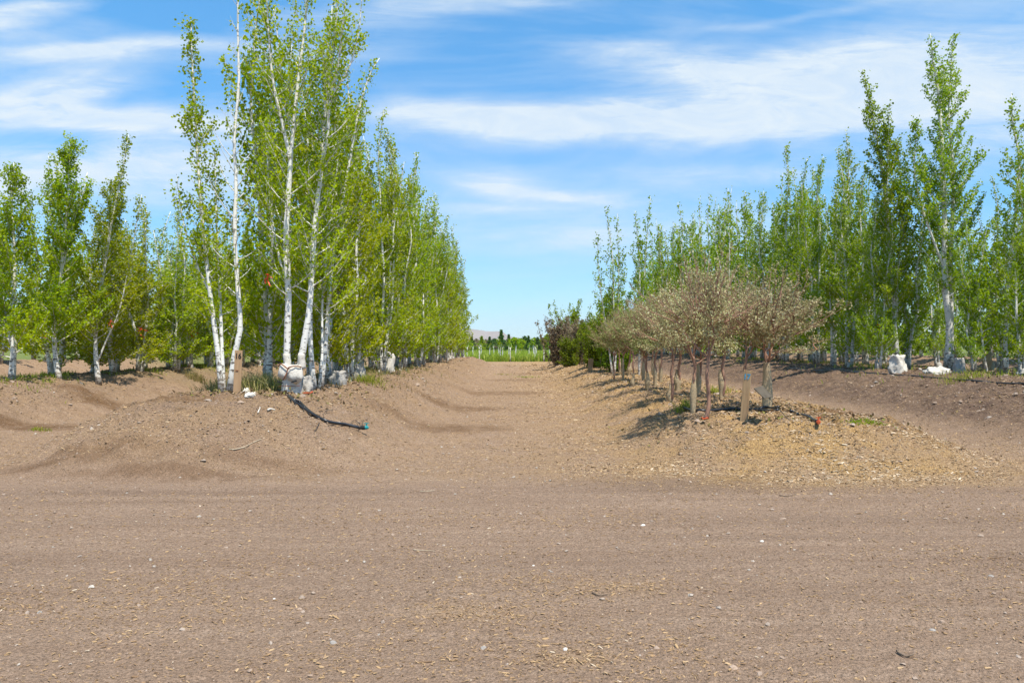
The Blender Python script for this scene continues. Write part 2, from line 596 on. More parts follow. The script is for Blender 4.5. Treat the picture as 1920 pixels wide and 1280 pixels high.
M_weed = mat_leaf("dry_weed", [(0.10, 0.14, 0.02), (0.22, 0.21, 0.06), (0.36, 0.28, 0.12), (0.48, 0.37, 0.18)], (0.3, 0.28, 0.08), 0.3)
M_bark = mat_bark_white()
M_barkg = mat_twig("grey_twig", (0.30, 0.27, 0.21), (0.55, 0.52, 0.44))
M_copper = mat_wood("copper_bark", (0.35, 0.20, 0.135), (0.22, 0.125, 0.09), (20, 20, 5))
M_coppertw = mat_twig("copper_twig", (0.20, 0.10, 0.055), (0.36, 0.20, 0.11))
M_brownbark = mat_wood("brown_bark", (0.22, 0.16, 0.11), (0.11, 0.08, 0.06), (20, 20, 5))
M_lath = mat_wood("weathered_board", (0.46, 0.295, 0.165), (0.36, 0.225, 0.12))
M_lath2 = mat_wood("pale_board", (0.42, 0.29, 0.16), (0.24, 0.15, 0.085))
M_white = mat_cloth("white_fabric", (0.47, 0.43, 0.37), (0.66, 0.62, 0.55), (0.28, 0.22, 0.16), 0.7)
M_greybag = mat_cloth("grey_white_fabric", (0.27, 0.25, 0.22), (0.46, 0.43, 0.39), (0.18, 0.15, 0.12), 0.6)
M_burlap = mat_cloth("tan_wrap", (0.34, 0.255, 0.15), (0.45, 0.35, 0.22), (0.2, 0.14, 0.09), 0.5)
M_hose = simple("black_hose", (0.018, 0.019, 0.022), 0.35, 0.2, 12, 0.1, 0.002, 0.5)
M_teal = simple("teal_plastic", (0.0, 0.22, 0.24), 0.4, 0.15)
M_orange = simple("orange_plastic", (0.50, 0.09, 0.03), 0.5, 0.2)
M_ribbon = simple("orange_ribbon", (0.72, 0.075, 0.02), 0.5, 0.2)
M_strap = simple("brown_strap", (0.20, 0.075, 0.035), 0.7, 0.3)
M_black = simple("black_paint", (0.012, 0.012, 0.012), 0.7, 0.2)
M_blue = simple("blue_paint", (0.05, 0.26, 0.42), 0.7, 0.35, 30)
M_plate = simple("shade_darkened_plate", (0.10, 0.08, 0.055), 0.7, 0.2)  # tan-grey plate, shade of its underside put into the colour
M_stick = mat_wood("pale_stick", (0.5, 0.42, 0.3), (0.3, 0.22, 0.15), (30, 30, 30))
M_wirem = simple("dark_wire", (0.05, 0.045, 0.04), 0.6, 0.2)


def mat_hill():
    m, T, out = new_mat("dry_hill")
    n = T.noise(geo_pos(T), 0.004, 6, 0.65)
    principled(T, out, T.mix(n, (0.15, 0.11, 0.085), (0.36, 0.29, 0.225)), 0.95, None, spec=0.05)
    return m


# ------------------------------------------------------------------ ground mesh
STAINS = []      # (x, y, rx, ry, strength)
for (px, py, rx, ry, st) in [(862, 766, 1.5, 0.9, 0.75), (838, 802, 1.3, 0.8, 0.75), (945, 737, 1.8, 1.6, 0.6),
                             (215, 763, 1.6, 0.9, 0.9), (60, 800, 1.5, 0.7, 0.9), (180, 846, 1.2, 0.4, 0.6), (60, 875, 1.6, 0.25, 0.7),
                             (330, 885, 1.8, 0.22, 0.6), (520, 872, 1.3, 0.3, 0.5), (1590, 776, 1.3, 1.3, 0.85),
                             (960, 712, 1.8, 1.5, 0.5), (1010, 700, 1.5, 1.2, 0.5), (350, 745, 0.9, 0.8, 0.6), (1690, 800, 1.2, 0.6, .6), (640, 800, .4, .25, .3)]:
    p = hit(px, py)
    STAINS.append((p.x, p.y, rx, ry, st))


def ground_fields(X, Y):
    """colour zones of the soil: bark mulch, damp stains, dark soil with painted shade on berm D, green cover"""
    wob = 0.5 * fbm(X * 0.7, Y * 0.7, 61, 3)
    bA, bB, bC, bD = [berm(k, X, Y) / BERMS[k][3] for k in 'ABCD']
    rowz = sstep((Y - 9.6 + wob) / 1.0)
    near_c = np.exp(-((X - 3.9) / 2.6) ** 2) * sstep((Y - 9.4 + wob) / 1.2)
    mulch = 0.28 * bA + 0.35 * bB * (0.6 + wob) + 0.95 * np.maximum(np.sqrt(bC), near_c * 0.9) + 0.25 * bD + 0.17 * rowz
    mulch = mulch + 0.35 * sstep((Y - 62) / 10)
    # scattered chip patches on the road
    for (px, py, r) in [(870, 1145, 0.3), (1060, 1230, .25), (1170, 1100, .4), (1480, 900, 1.5), (1800, 880, 1.6)]:
        t = CAMH * F / (py - HOR)
        mulch = mulch + 0.24 * np.exp(-(((X - (px - 960) / F * t) / r) ** 2 + ((Y - t) / (r * 0.6)) ** 2))
    stain = 0
    for (x, y, rx, ry, st) in STAINS:
        q = np.hypot((X - x) / rx, (Y - y) / ry) + 0.7 * wob + 0.5 * fbm(X * 2.6, Y * 2.6, 63, 3)
        stain = np.maximum(stain, 0.9 * st * sstep((1.35 - q) / 1.1))
    dark = 0.9 * sstep(bD * 3) * sstep((Y - 12) / 6) + 0.32 * bA + 0.35 * bB + 0.3 * sstep((X - 7.2) / 2) * sstep((Y - 11) / 4)  # berm D: dark soil, deepened further to paint in the tree shade
    for (yc, wd, am) in ((9.35, .22, .5), (8.75, .12, .35), (7.7, .3, .4), (7.1, .12, .4), (6.3, .35, .35), (5.45, .15, .25)):
        yy = Y - yc - 0.14 * vnoise(X * 0.3, X * 0 + yc, 7) - 0.012 * X
        dark = dark + am * np.exp(-(yy / wd) ** 2) * np.clip(0.5 + 1.3 * vnoise(X * 0.45, X * 0 + yc, 9), 0, 1)
    dark = dark + 0.5 * np.exp(-((X - 2.0) / 1.3) ** 2 - ((Y - 9.9) / 0.5) ** 2)
    green = sstep((Y - 84 - wob * 2) / 2) * 1.0
    lane = sstep((Y - 42) / 10) * sstep((-6.5 - X) / 1.5) * (1 - sstep(bB * 2))
    green = np.maximum(green, lane * 0.9)
    green = np.maximum(green, 0.5 * sstep((Y - 20) / 5) * bB * sstep(wob + 0.3))
    return [np.clip(q, 0, 1) for q in (mulch, stain, dark, green)]


def build_ground():
    ys = [1.2]
    while ys[-1] < 95:
        ys.append(ys[-1] + max(0.020, ys[-1] * 0.0046))
    while ys[-1] < 9000:
        ys.append(ys[-1] * 1.06)
    back = [-400, -120, -40, -15, -6, -2, 0, 0.6]
    ys = np.array(back + ys)
    xs = [0.0]
    while xs[-1] < 70:
        xs.append(xs[-1] + max(0.032, (xs[-1] - 2.5) * 0.0085))
    while xs[-1] < 9000:
        xs.append(xs[-1] * 1.2)
    xs = np.array(xs)
    xs = np.concatenate([-xs[:0:-1], xs])
    X, Y = np.meshgrid(xs, ys)
    Z = H(X, Y) * sstep((150 - Y) / 40)
    nx, ny = len(xs), len(ys)
    V = np.stack([X, Y, Z], -1).reshape(-1, 3)
    i = np.arange(ny - 1)[:, None] * nx
    j = np.arange(nx - 1)[None, :]
    q = np.stack([i + j, i + j + 1, i + nx + j + 1, i + nx + j], -1).reshape(-1, 4)
    me = np_mesh("ground", V, q, np.full(len(q), 4), True)
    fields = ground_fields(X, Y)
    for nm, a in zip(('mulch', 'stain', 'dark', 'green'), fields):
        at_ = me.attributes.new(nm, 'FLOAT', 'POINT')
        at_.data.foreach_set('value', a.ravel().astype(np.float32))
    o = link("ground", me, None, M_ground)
    tag(o, kind="structure", label="bare brown dirt road and mulched planting berms")
    return o


build_ground()


# ------------------------------------------------------------------ loose chips and stones
def quat_mats(yaw, pitch, roll):
    cy, sy_, cp, sp, cr, sr = np.cos(yaw), np.sin(yaw), np.cos(pitch), np.sin(pitch), np.cos(roll), np.sin(roll)
    Rm = np.empty((len(yaw), 3, 3))
    Rm[:, 0, 0] = cy * cp
    Rm[:, 0, 1] = cy * sp * sr - sy_ * cr
    Rm[:, 0, 2] = cy * sp * cr + sy_ * sr
    Rm[:, 1, 0] = sy_ * cp
    Rm[:, 1, 1] = sy_ * sp * sr + cy * cr
    Rm[:, 1, 2] = sy_ * sp * cr - cy * sr
    Rm[:, 2, 0] = -sp
    Rm[:, 2, 1] = cp * sr
    Rm[:, 2, 2] = cp * cr
    return Rm


def sample_ground(n, rng, y0, y1, power=1.0, xr=0.72):
    """points in the wedge in front of the camera, area-uniform when power=1"""
    u = rng.random(n)
    y = (y0 ** (power + 1) + u * (y1 ** (power + 1) - y0 ** (power + 1))) ** (1 / (power + 1))
    x = (rng.random(n) * 2 - 1) * (y * xr + 0.4)
    return x, y


def build_chips():
    rng = np.random.default_rng(5)
    x, y = sample_ground(880000, rng, 3.2, 72, -0.45)
    f = ground_fields(x, y)
    mulch = f[0] * (0.45 + 1.1 * np.clip(0.5 + 1.3 * fbm(x * 0.9, y * 0.9, 77, 3), 0, 1))
    patch = np.clip(0.5 + 1.6 * fbm(x * 0.8, y * 1.4, 78, 3), 0, 1) ** 2
    dens = 0.07 + 0.22 * patch * sstep((9.5 - y) / 2) + 0.95 * mulch - 0.4 * f[1]
    keep = rng.random(len(x)) < dens
    x, y = x[keep], y[keep]
    mu = mulch[keep]
    n = len(x)
    L = 0.009 + 0.032 * rng.random(n) ** 2.6 + (rng.random(n) < 0.02) * 0.04 * rng.random(n)
    L = L * (0.68 + 0.04 * y) * (1 + 0.5 * mu)
    Wd = L * (0.14 + 0.30 * rng.random(n) ** 1.5)
    tw = rng.random(n) < 0.006
    L[tw] *= 3.5
    Wd[tw] *= 0.6
    Th = 0.0015 + 0.0045 * rng.random(n)
    base = np.array([[-.5, -.35, 0], [-.1, -.5, 0], [.5, -.2, 0], [.42, .3, 0], [-.15, .5, 0], [-.45, .3, 0]])
    top = base * np.array([0.92, 0.9, 1]) + np.array([0, 0, 1.0])
    P = np.concatenate([base, top])[None] * np.stack([L, Wd, Th], -1)[:, None, :]
    P = P + (rng.random((n, 12, 3)) - 0.5) * np.stack([L * .22, Wd * .3, Th * .2], -1)[:, None, :]
    # curl
    P[:, :, 2] += (P[:, :, 0] ** 2) * (np.where(tw, 0.3, 1.0) * (rng.random(n) - 0.3) * 6)[:, None]
    yaw = rng.normal(0.25, 0.75, n) + (rng.random(n) < 0.3) * rng.random(n) * 3.1
    Rm = quat_mats(yaw, rng.normal(0, 0.2, n) + (rng.random(n) < .15) * .3, rng.normal(0, 0.3, n))
    P = np.einsum('nij,nkj->nki', Rm, P)
    z = H(x, y)
    P += np.stack([x, y, z - 0.002 + 0.008 * rng.random(n)], -1)[:, None, :]
    fq = [(6, 7, 10, 11), (7, 8, 9, 10)]
    side = [(i, (i + 1) % 6, 6 + (i + 1) % 6, 6 + i) for i in range(6)]
    faces = np.array(fq + side)
    idx = (np.arange(n) * 12)[:, None, None] + faces[None]
    r = np.clip(0.28 + 0.55 * rng.random(n) ** 1.1 + 0.30 * mu * rng.random(n) - 0.45 * (rng.random(n) < 0.14), 0, 1)
    r = np.where(mu < 0.25, 0.12 + 0.72 * r, r)
    r[tw] = 0.15
    r[rng.random(n) < 0.012] = 1.0
    me = np_mesh("wood_chips", P.reshape(-1, 3), idx, np.full(n * 8, 4), False, np.repeat(r, 8))
    o = link("wood_chips", me, None, M_chip)
    tag(o, "scattered tan wood chips and bark slivers on the dirt", "wood chips", kind="stuff")
    return n


def build_stones():
    rng = np.random.default_rng(9)
    x, y = sample_ground(150000, rng, 3.2, 26, 0.15)
    n = len(x)
    s = 0.0022 + 0.0045 * rng.random(n) ** 3
    big = rng.random(n) < 0.010
    s[big] = 0.007 + 0.013 * rng.random(big.sum()) ** 2
    s *= (0.8 + 0.035 * y)
    mnd = np.max([berm(k, x, y) for k in 'ABCD'], axis=0)
    s = s * (1 + 1.6 * np.clip(mnd * 2, 0, 1) * (rng.random(n) < 0.5))
    octa = np.array([[1, 0, 0], [.5, .87, 0], [-.5, .87, 0], [-1, 0, 0], [-.5, -.87, 0], [.5, -.87, 0],
                     [.55, .2, .75], [-.2, .5, .85], [-.35, -.45, .7]], dtype=float)
    P = octa[None] * s[:, None, None] * np.stack([0.8 + .6 * rng.random(n), 0.7 + .4 * rng.random(n), 0.5 + .35 * rng.random(n)], -1)[:, None, :]
    P += (rng.random((n, 9, 3)) - 0.5) * (s * 0.5)[:, None, None]
    Rm = quat_mats(rng.random(n) * 6.28, rng.normal(0, .15, n), rng.normal(0, .15, n))
    P = np.einsum('nij,nkj->nki', Rm, P)
    P += np.stack([x, y, H(x, y) + 0.2 * s], -1)[:, None, :]
    tris = np.array([(0, 1, 6), (1, 7, 6), (1, 2, 7), (2, 3, 7), (3, 8, 7), (3, 4, 8), (4, 5, 8), (5, 6, 8), (5, 0, 6), (6, 7, 8)])
    idx = (np.arange(n) * 9)[:, None, None] + tris[None]
    r = rng.random(n) * 0.66
    r[big] = 0.45 + 0.40 * rng.random(big.sum())
    w = rng.random(n) < 0.006
    r[w] = 0.94
    me = np_mesh("gravel", P.reshape(-1, 3), idx, np.full(n * 10, 3), False, np.repeat(r, 10))
    o = link("gravel", me, None, M_stone)
    tag(o, "small pebbles and soil crumbs lying on the dirt road", "gravel", kind="stuff")


NCH = build_chips()
build_stones()


# ------------------------------------------------------------------ leaves and trees
def leaf_mesh(name, P, size, rng, aspect=0.85, up=0.0, rnd=None):
    """one small four-cornered leaf at every point"""
    n = len(P)
    d = rng.normal(size=(n, 3))
    d[:, 2] -= 0.35
    d /= np.linalg.norm(d, axis=1)[:, None]
    nn = rng.normal(size=(n, 3))
    nn[:, 2] += up
    nn -= d * (nn * d).sum(1)[:, None]
    nn /= np.linalg.norm(nn, axis=1)[:, None] + 1e-9
    s = np.cross(nn, d)
    L = size * (0.65 + 0.6 * rng.random(n))[:, None]
    Wd = L * aspect * 0.5
    a = P
    b = P + d * L * 0.42 + s * Wd + nn * L * 0.08
    c = P + d * L
    e = P + d * L * 0.42 - s * Wd + nn * L * 0.08
    V = np.stack([a, b, c, e], 1).reshape(-1, 3)
    idx = np.arange(n * 4)
    r = rng.random(n) if rnd is None else rnd
    return np_mesh(name, V, idx, np.full(n, 4), False, r)


def curve_branch(p0, az_, th, L, rng, npt=5, up=0.9):
    """a limb that leaves at angle th from vertical and curves upward"""
    P = [np.array(p0)]
    step = L / (npt - 1)
    for k in range(npt - 1):
        d = np.array([math.cos(az_) * math.sin(th), math.sin(az_) * math.sin(th), math.cos(th)])
        P.append(P[-1] + d * step)
        th = th * up + rng.normal(0, 0.05)
        az_ += rng.normal(0, 0.12)
    return np.array(P)


def polyline_at(P, t):
    """point at fraction t of the arc length"""
    seg = np.linalg.norm(np.diff(P, axis=0), axis=1)
    cum = np.concatenate([[0], np.cumsum(seg)])
    s = t * cum[-1]
    k = min(len(seg) - 1, int(np.searchsorted(cum, s, side='right') - 1))
    f = (s - cum[k]) / (seg[k] + 1e-9)
    return P[k] * (1 - f) + P[k + 1] * f, cum[-1]


def smooth_poly(P, n=24):
    P = np.asarray(P, dtype=float)
    Q = np.concatenate([[2 * P[0] - P[1]], P, [2 * P[-1] - P[-2]]])
    out = []
    m = len(P) - 1
    for i in range(n):
        t = i / (n - 1) * m
        k = min(m - 1, int(t))
        f = t - k
        a, b, c, d = Q[k], Q[k + 1], Q[k + 2], Q[k + 3]
        out.append(0.5 * ((2 * b) + (-a + c) * f + (2 * a - 5 * b + 4 * c - d) * f * f + (-a + 3 * b - 3 * c + d) * f ** 3))
    return np.array(out)


def along(P, per_m, rng, off, t0=0.0):
    seg = np.linalg.norm(np.diff(P, axis=0), axis=1)
    tot = seg.sum()
    n = rng.poisson(max(0, per_m * tot * (1 - t0)))
    if n == 0:
        return np.zeros((0, 3))
    cum = np.concatenate([[0], np.cumsum(seg)])
    s = (t0 + (1 - t0) * rng.random(n)) * tot
    k = np.clip(np.searchsorted(cum, s, side='right') - 1, 0, len(seg) - 1)
    f = (s - cum[k]) / (seg[k] + 1e-9)
    Q = P[k] * (1 - f)[:, None] + P[k + 1] * f[:, None]
    return Q + rng.normal(size=(n, 3)) * off


def aspen_parts(stems, rng, leaf=0.055, dens=1.0, bl=1.1, spacing=0.14, sides=9, name="aspen", bare=0.0, twigs=True):
    """stems: list of dicts pts (n,3), r0, r1, start (fraction where limbs begin), bl (limb length), dens"""
    mb, pts = MB(), []
    for st in stems:
        P = smooth_poly(st['pts'], st.get('n', 22))
        n = len(P)
        t = np.linspace(0, 1, n)
        rad = st['r0'] * (1 - t) ** 0.85 + st.get('r1', 0.006)
        if st.get('flare', True):
            rad = rad * (1 + 0.35 * np.exp(-t * n * 0.55))
        rad = rad * (1 + 0.05 * rng.normal(size=n))
        mb.tube(P, rad, sides)
        total = np.linalg.norm(np.diff(P, axis=0), axis=1).sum()
        b0, bL, dn = st.get('start', 0.15), st.get('bl', bl), st.get('dens', 1.0) * dens
        s = b0 * total
        az_ = rng.random() * 6.28
        prof = st.get('prof')
        clump = rng.random() * 10
        while s < total * 0.985:
            f = s / total
            p, _ = polyline_at(P, f)
            g = (f - b0) / (1 - b0)
            pr = prof(g) if prof else DEFPROF(g)
            gap = 0.35 + 1.3 * float(vnoise(np.array([f * 9 + clump]), np.array([clump]), 5)[0] + 0.5)
            L = bL * pr * rng.uniform(0.5, 1.15) * gap
            th = R(58) * (1 - g) + R(26) * g + rng.normal(0, 0.13)
            th = max(0.2, th)
            B = curve_branch(p, az_, th, L, rng, 5, 0.86)
            rb = st['r0'] * (1 - f) ** 0.85 * 0.24 + 0.004
            dead = rng.random() < st.get('dead', bare)
            mb.tube(B, np.linspace(rb, 0.0025, 5), 4 if L > 0.5 else 3, cap=False)
            if not dead:
                pts.append(along(B, 34 * dn, rng, 0.05, 0.08))
                ns = int(L / 0.12)
                for k in range(ns):
                    tt = 0.22 + 0.75 * (k + rng.random()) / max(1, ns)
                    q, _ = polyline_at(B, min(0.99, tt))
                    l2 = rng.uniform(0.14, 0.42) * (1.2 - tt * 0.6) * min(1, 0.45 + L)
                    S = curve_branch(q, az_ + rng.choice([-1, 1]) * rng.uniform(0.4, 1.4), rng.uniform(0.3, 1.15), l2, rng, 3, 0.85)
                    if twigs:
                        mb.tube(S, np.array([0.0035, 0.0025, 0.0015]), 3, cap=False)
                    pts.append(along(S, 48 * dn, rng, 0.045, 0.05))
            az_ += 2.4 + rng.normal(0, 0.4)
            s += spacing * rng.uniform(0.6, 1.4) * st.get('sp', 1.0)
        if not st.get('nolead'):
            pts.append(along(P[int(n * (0.5 + 0.5 * b0)):], 26 * dn, rng, 0.05))
    LP = np.concatenate(pts)
    tr = mb.mesh(name + "_trunk", True)
    cn = 0.5 + 1.1 * vnoise(LP[:, 0] * 2.3 + LP[:, 1] * 1.1, LP[:, 2] * 2.1 + LP[:, 1], 17)
    lf = leaf_mesh(name + "_crown", LP, leaf, rng, rnd=np.clip(0.5 * rng.random(len(LP)) + 0.5 * cn, 0, 1))
    return tr, lf


def DEFPROF(g):
    return 0.95 - 0.25 * g if g < 0.45 else max(0.0, 0.84 * (1 - (g - 0.45) / 0.55)) ** 1.15 + 0.14


def gen_stem(h, rng, lean=0.06, wob=0.10, base=(0, 0), az_=None, n=7):
    a = rng.random() * 6.28 if az_ is None else az_
    P = []
    dx, dy = math.cos(a) * lean, math.sin(a) * lean
    for k in range(n):
        t = k / (n - 1)
        P.append((base[0] + dx * h * t + wob * rng.normal() * (t > 0) * (0.4 + t), base[1] + dy * h * t + wob * rng.normal() * (t > 0) * (0.4 + t), h * t))
    return np.array(P)


def aspen_variant(name, h, seed, nst, leaf, dens, bl=1.1, spacing=0.14, start=0.10, thin_top=False):
    rng = np.random.default_rng(seed)
    stems = []
    for k in range(nst):
        a = k * 6.28 / max(1, nst) + rng.random()
        hh = h if k == 0 else h * rng.uniform(0.55, 0.96)
        base = (0.07 * math.cos(a), 0.07 * math.sin(a)) if nst > 1 else (0, 0)
        st = dict(pts=gen_stem(hh, rng, 0.02 if k == 0 else rng.uniform(0.05, 0.11), 0.07, base, a), r0=rng.uniform(0.045, 0.062) * (1.0 if nst < 3 else 0.8) * h / 8,
                  start=start * rng.uniform(0.8, 1.3), bl=bl * (1 if nst < 2 else 0.85))
        if thin_top:
            st['prof'] = lambda g: (0.95 if g < 0.4 else 0.9 * max(0, 1 - (g - 0.4) / 0.6) ** 1.9 + 0.13)
        stems.append(st)
    return aspen_parts(stems, rng, leaf, dens, bl, spacing, 8, name)


# near variants (8 m tall), used by copies
NEARV = [aspen_variant("aspen_near%d" % k, 8.0, 100 + k, (2, 3, 4, 2, 3, 4)[k], 0.074, 0.88, (1.25, 1.1, 1.1, 1.35, 1.2, 1.1)[k], (0.095, 0.12, 0.15, 0.1, 0.12, 0.15)[k], 0.055, k % 2 == 1) for k in range(6)]
FARV = [aspen_variant("aspen_far%d" % k, 8.0, 200 + k, (2, 3, 2, 3, 2)[k], 0.105, 0.47, 1.25, 0.13, 0.06, k % 2 == 0) for k in range(5)]
print("leaves near", [len(v[1].polygons) for v in NEARV], "far", [len(v[1].polygons) for v in FARV], "chips", NCH)


# --- white grow bags round the trunk feet
def bag_mesh(name, seed, r=0.15, h=0.42, sides=22, rows=9, open_top=False, squat=1.0):
    rng = np.random.default_rng(seed)
    V, Fc = [], []
    for i in range(rows):
        t = i / (rows - 1)
        rr = r * (1.0 + 0.18 * math.sin(t * 2.6)) * (1 - 0.55 * t ** 2.2) * (1.12 - 0.12 * t)
        if h > r * 1.9:
            rr = r * (1.08 - 0.30 * float(sstep((t - 0.25) / 0.6)))
        for j in range(sides):
            a = j / sides * 6.283
            fold = 1 + 0.16 * math.sin(a * 4 + seed + t * 5 * math.sin(seed)) * (0.35 + t) + 0.10 * math.sin(a * 7 + t * 9 + seed * 2) + rng.normal(0, 0.05)
            V.append((rr * fold * math.cos(a), rr * fold * math.sin(a) * squat, h * t - 0.06 + 0.02 * math.sin(3 * a + seed) * t))
    for q, (a, b, c) in enumerate(V):
        t = (c + 0.06) / h
        dx = 0.75 * r * float(vnoise(np.array([a * 9 + seed * 3.1 + b * 5]), np.array([c * 8 + b * 7]), seed)[0])
        V[q] = (a * (1 + dx / r * 0.8) + 0.12 * h * t * math.sin(seed), b * (1 + dx / r * 0.5), c + dx * 0.5 * (t > 0.1))
    for i in range(rows - 1):
        for j in range(sides):
            j2 = (j + 1) % sides
            Fc.append((i * sides + j, i * sides + j2, (i + 1) * sides + j2, (i + 1) * sides + j))
    V.append((0, 0, h * 0.86 - 0.06))
    for j in range(sides):
        Fc.append(((rows - 1) * sides + j, (rows - 1) * sides + (j + 1) % sides, len(V) - 1))
    mb = MB()
    mb.add(V, Fc)
    return mb.mesh(name, True)


BAGV = [bag_mesh("root_bag_a", 1, 0.11, 0.40), bag_mesh("root_bag_b", 2, 0.13, 0.30), bag_mesh("root_bag_c", 5, 0.10, 0.50), bag_mesh("root_bag_d", 8, 0.14, 0.25, squat=0.8)]


def ribbon_mesh(seed):
    rng = np.random.default_rng(seed)
    mb = MB()
    for k, (l, dx) in enumerate(((0.22, -0.03), (0.28, 0.03), (0.1, 0.07))):
        n = 7
        V = []
        for i in range(n):
            t = i / (n - 1)
            w = 0.016
            x0 = dx * t * 2 + 0.025 * math.sin(t * 7 + k)
            yy = 0.02 * math.sin(t * 9 + k * 2)
            V += [(x0 - w, yy - 0.06, -l * t), (x0 + w, yy - 0.052, -l * t), (x0 + w, yy - 0.050, -l * t), (x0 - w, yy - 0.058, -l * t)]
        Fc = []
        for i in range(n - 1):
            for j in range(4):
                Fc.append((i * 4 + j, i * 4 + (j + 1) % 4, i * 4 + 4 + (j + 1) % 4, i * 4 + 4 + j))
        mb.add(V, Fc)
    a = np.linspace(0, 6.28, 13)
    mb.tube(np.stack([0.055 * np.cos(a), 0.055 * np.sin(a), 0.004 * np.sin(a * 2)], -1), 0.010, 5)
    return mb.mesh("ribbon", False)


RIB = [ribbon_mesh(1), ribbon_mesh(2)]
ORD = ["first", "second", "third", "fourth", "fifth", "sixth", "seventh", "eighth", "ninth", "tenth", "eleventh", "twelfth", "thirteenth",
       "fourteenth", "fifteenth", "sixteenth", "seventeenth", "eighteenth", "nineteenth", "twentieth"]


def place_aspen(x, y, h, var, rz, label, group, leafmat, bag=None, ribbon=None, far=False, wid=1.0, lean=(0, 0)):
    trm, lfm = (FARV if far else NEARV)[var]
    z = Hs(x, y)
    s = h / 8.0
    o = empty("aspen_tree", (x, y, z - 0.04), label, "tree", group, rz, (s * wid, s * wid, s))
    o.rotation_euler = (lean[0], lean[1], rz)
    link("trunk", trm, o, M_bark)
    link("crown", lfm, o, leafmat)
    if bag is not None:
        b = link("root_bag", BAGV[bag % 4], o, M_white if bag == 1 else M_greybag)
        b.scale = (1 / (s * wid), 1 / (s * wid), 1 / s)
    if ribbon is not None:
        rb = link("ribbon", RIB[var % 2], o, M_ribbon)
        rb.location = (0.02, -0.0, ribbon / s)
        rb.rotation_euler = (0, 0, -rz)
        rb.scale = (1.25 / s, 1.25 / s, 1.25 / s)
    return o


def rowx(k, y, off=0.0):
    return BERMS[k][0] + SL * y + off


rr = random.Random(42)
# --- row A, behind the numbered stake
i = 0
y = 16.6
while y < 60:
    off = (0.45 if i % 2 else -0.5) + rr.uniform(-0.2, 0.2)
    hgt = 8.4 + rr.uniform(-0.9, 0.5) - max(0, (y - 40)) * 0.01
    if y < 19:
        hgt = 8.8
    bag = rr.choice([0, 1, 2, 3, 0, 1, None])
    if i < 14:
        lab = "%s aspen behind the strapped twin-trunk aspen, in the row of stake 16" % ORD[i]
    else:
        lab = "slender aspen far down the left row behind stake 16"
    place_aspen(rowx('A', y, off), y, hgt, (i * 5 + (i // 3)) % 6 if y < 40 else i % 5, rr.uniform(0, 6.28), lab, "aspens in the row behind stake 16",
                M_leafL, bag, 1.7 if i in (4, 9, 22) else None, far=y >= 40, lean=(rr.uniform(-.02, .02), rr.uniform(-.025, .035)))
    i += 1
    y += 1.0 + rr.uniform(-0.15, 0.25) + (0.25 if y > 35 else 0)
# --- row B, the next berm to the left
i = 0
y = 24.2
while y < 56:
    off = (0.8 if i % 2 else -0.6) + rr.uniform(-0.2, 0.2)
    hgt = 6.0 + rr.uniform(-1.0, 0.9)
    if i < 12:
        lab = "%s bushy aspen on the second left berm, counted behind the tall trio" % ORD[i]
    else:
        lab = "aspen deep in the second row from the left stake"
    place_aspen(rowx('B', y, off), y, hgt, (i * 2 + 1) % 6, rr.uniform(0, 6.28), lab, "aspens on the second berm to the left", M_leafL,
                rr.choice([0, 1, 2, None]), 1.5 if i in (3, 7) else None, wid=1.6)
    i += 1
    y += 0.95 + rr.uniform(-0.2, 0.2)
# --- row E, third berm left
i = 0
y = 29.0
while y < 62:
    off = (0.8 if i % 2 else -0.7) + rr.uniform(-0.2, 0.2)
    lab = "aspen in the third row, glimpsed behind the left rows"
    place_aspen(rowx('E', y, off), y, 6.6 + rr.uniform(-1.0, 0.8), i % 5, rr.uniform(0, 6.28), lab, "aspens in the third row on the left", M_leafL,
                None, None, far=True, wid=1.15)
    i += 1
    y += 1.5
# --- row D, tall berm on the right
i = 0
y = 20.5
while y < 86:
    off = (-1.3, 0.2, 1.5)[i % 3] + rr.uniform(-0.3, 0.3)
    if y < 27:
        off = (0.4, 1.9)[i % 2] + rr.uniform(-0.2, 0.2)
    hgt = 7.4 + rr.uniform(-1.3, 1.2) - (1.6 if y < 27 else 0) + (2.6 if 34 < y < 48 else 0) + (3.6 if y >= 48 else 0) + (1.2 if y > 60 else 0)
    if i < 14:
        lab = "%s green aspen along the right berm, counted from the near end" % ORD[i]
    else:
        lab = "green aspen far along the shaded right berm"
    place_aspen(rowx('D', y, off), y, hgt, (i * 5) % 6 if y < 44 else i % 5, rr.uniform(0, 6.28), lab, "aspens on the shaded right berm", M_leafR,
                rr.choice([0, 1, 3, None, None]), 1.6 if i in (6, 15) else None, far=y >= 44, lean=(rr.uniform(-.02, .02), rr.uniform(-.04, .03)))
    i += 1
    y += 1.1 + rr.uniform(-0.15, 0.2) + (0.3 if y > 44 else 0)
# --- row G behind it
i = 0
y = 31.0
while y < 86:
    off = (-1.0 if i % 2 else 0.9) + rr.uniform(-0.3, 0.3)
    lab = "aspen in the back row behind the shaded right berm"
    place_aspen(rowx('G', y, off), y, 6.8 + rr.uniform(-1.0, 1.0), i % 5, rr.uniform(0, 6.28), lab, "aspens in the back row on the right", M_leafR, None, None, far=True, wid=1.15)
    i += 1
    y += 1.7


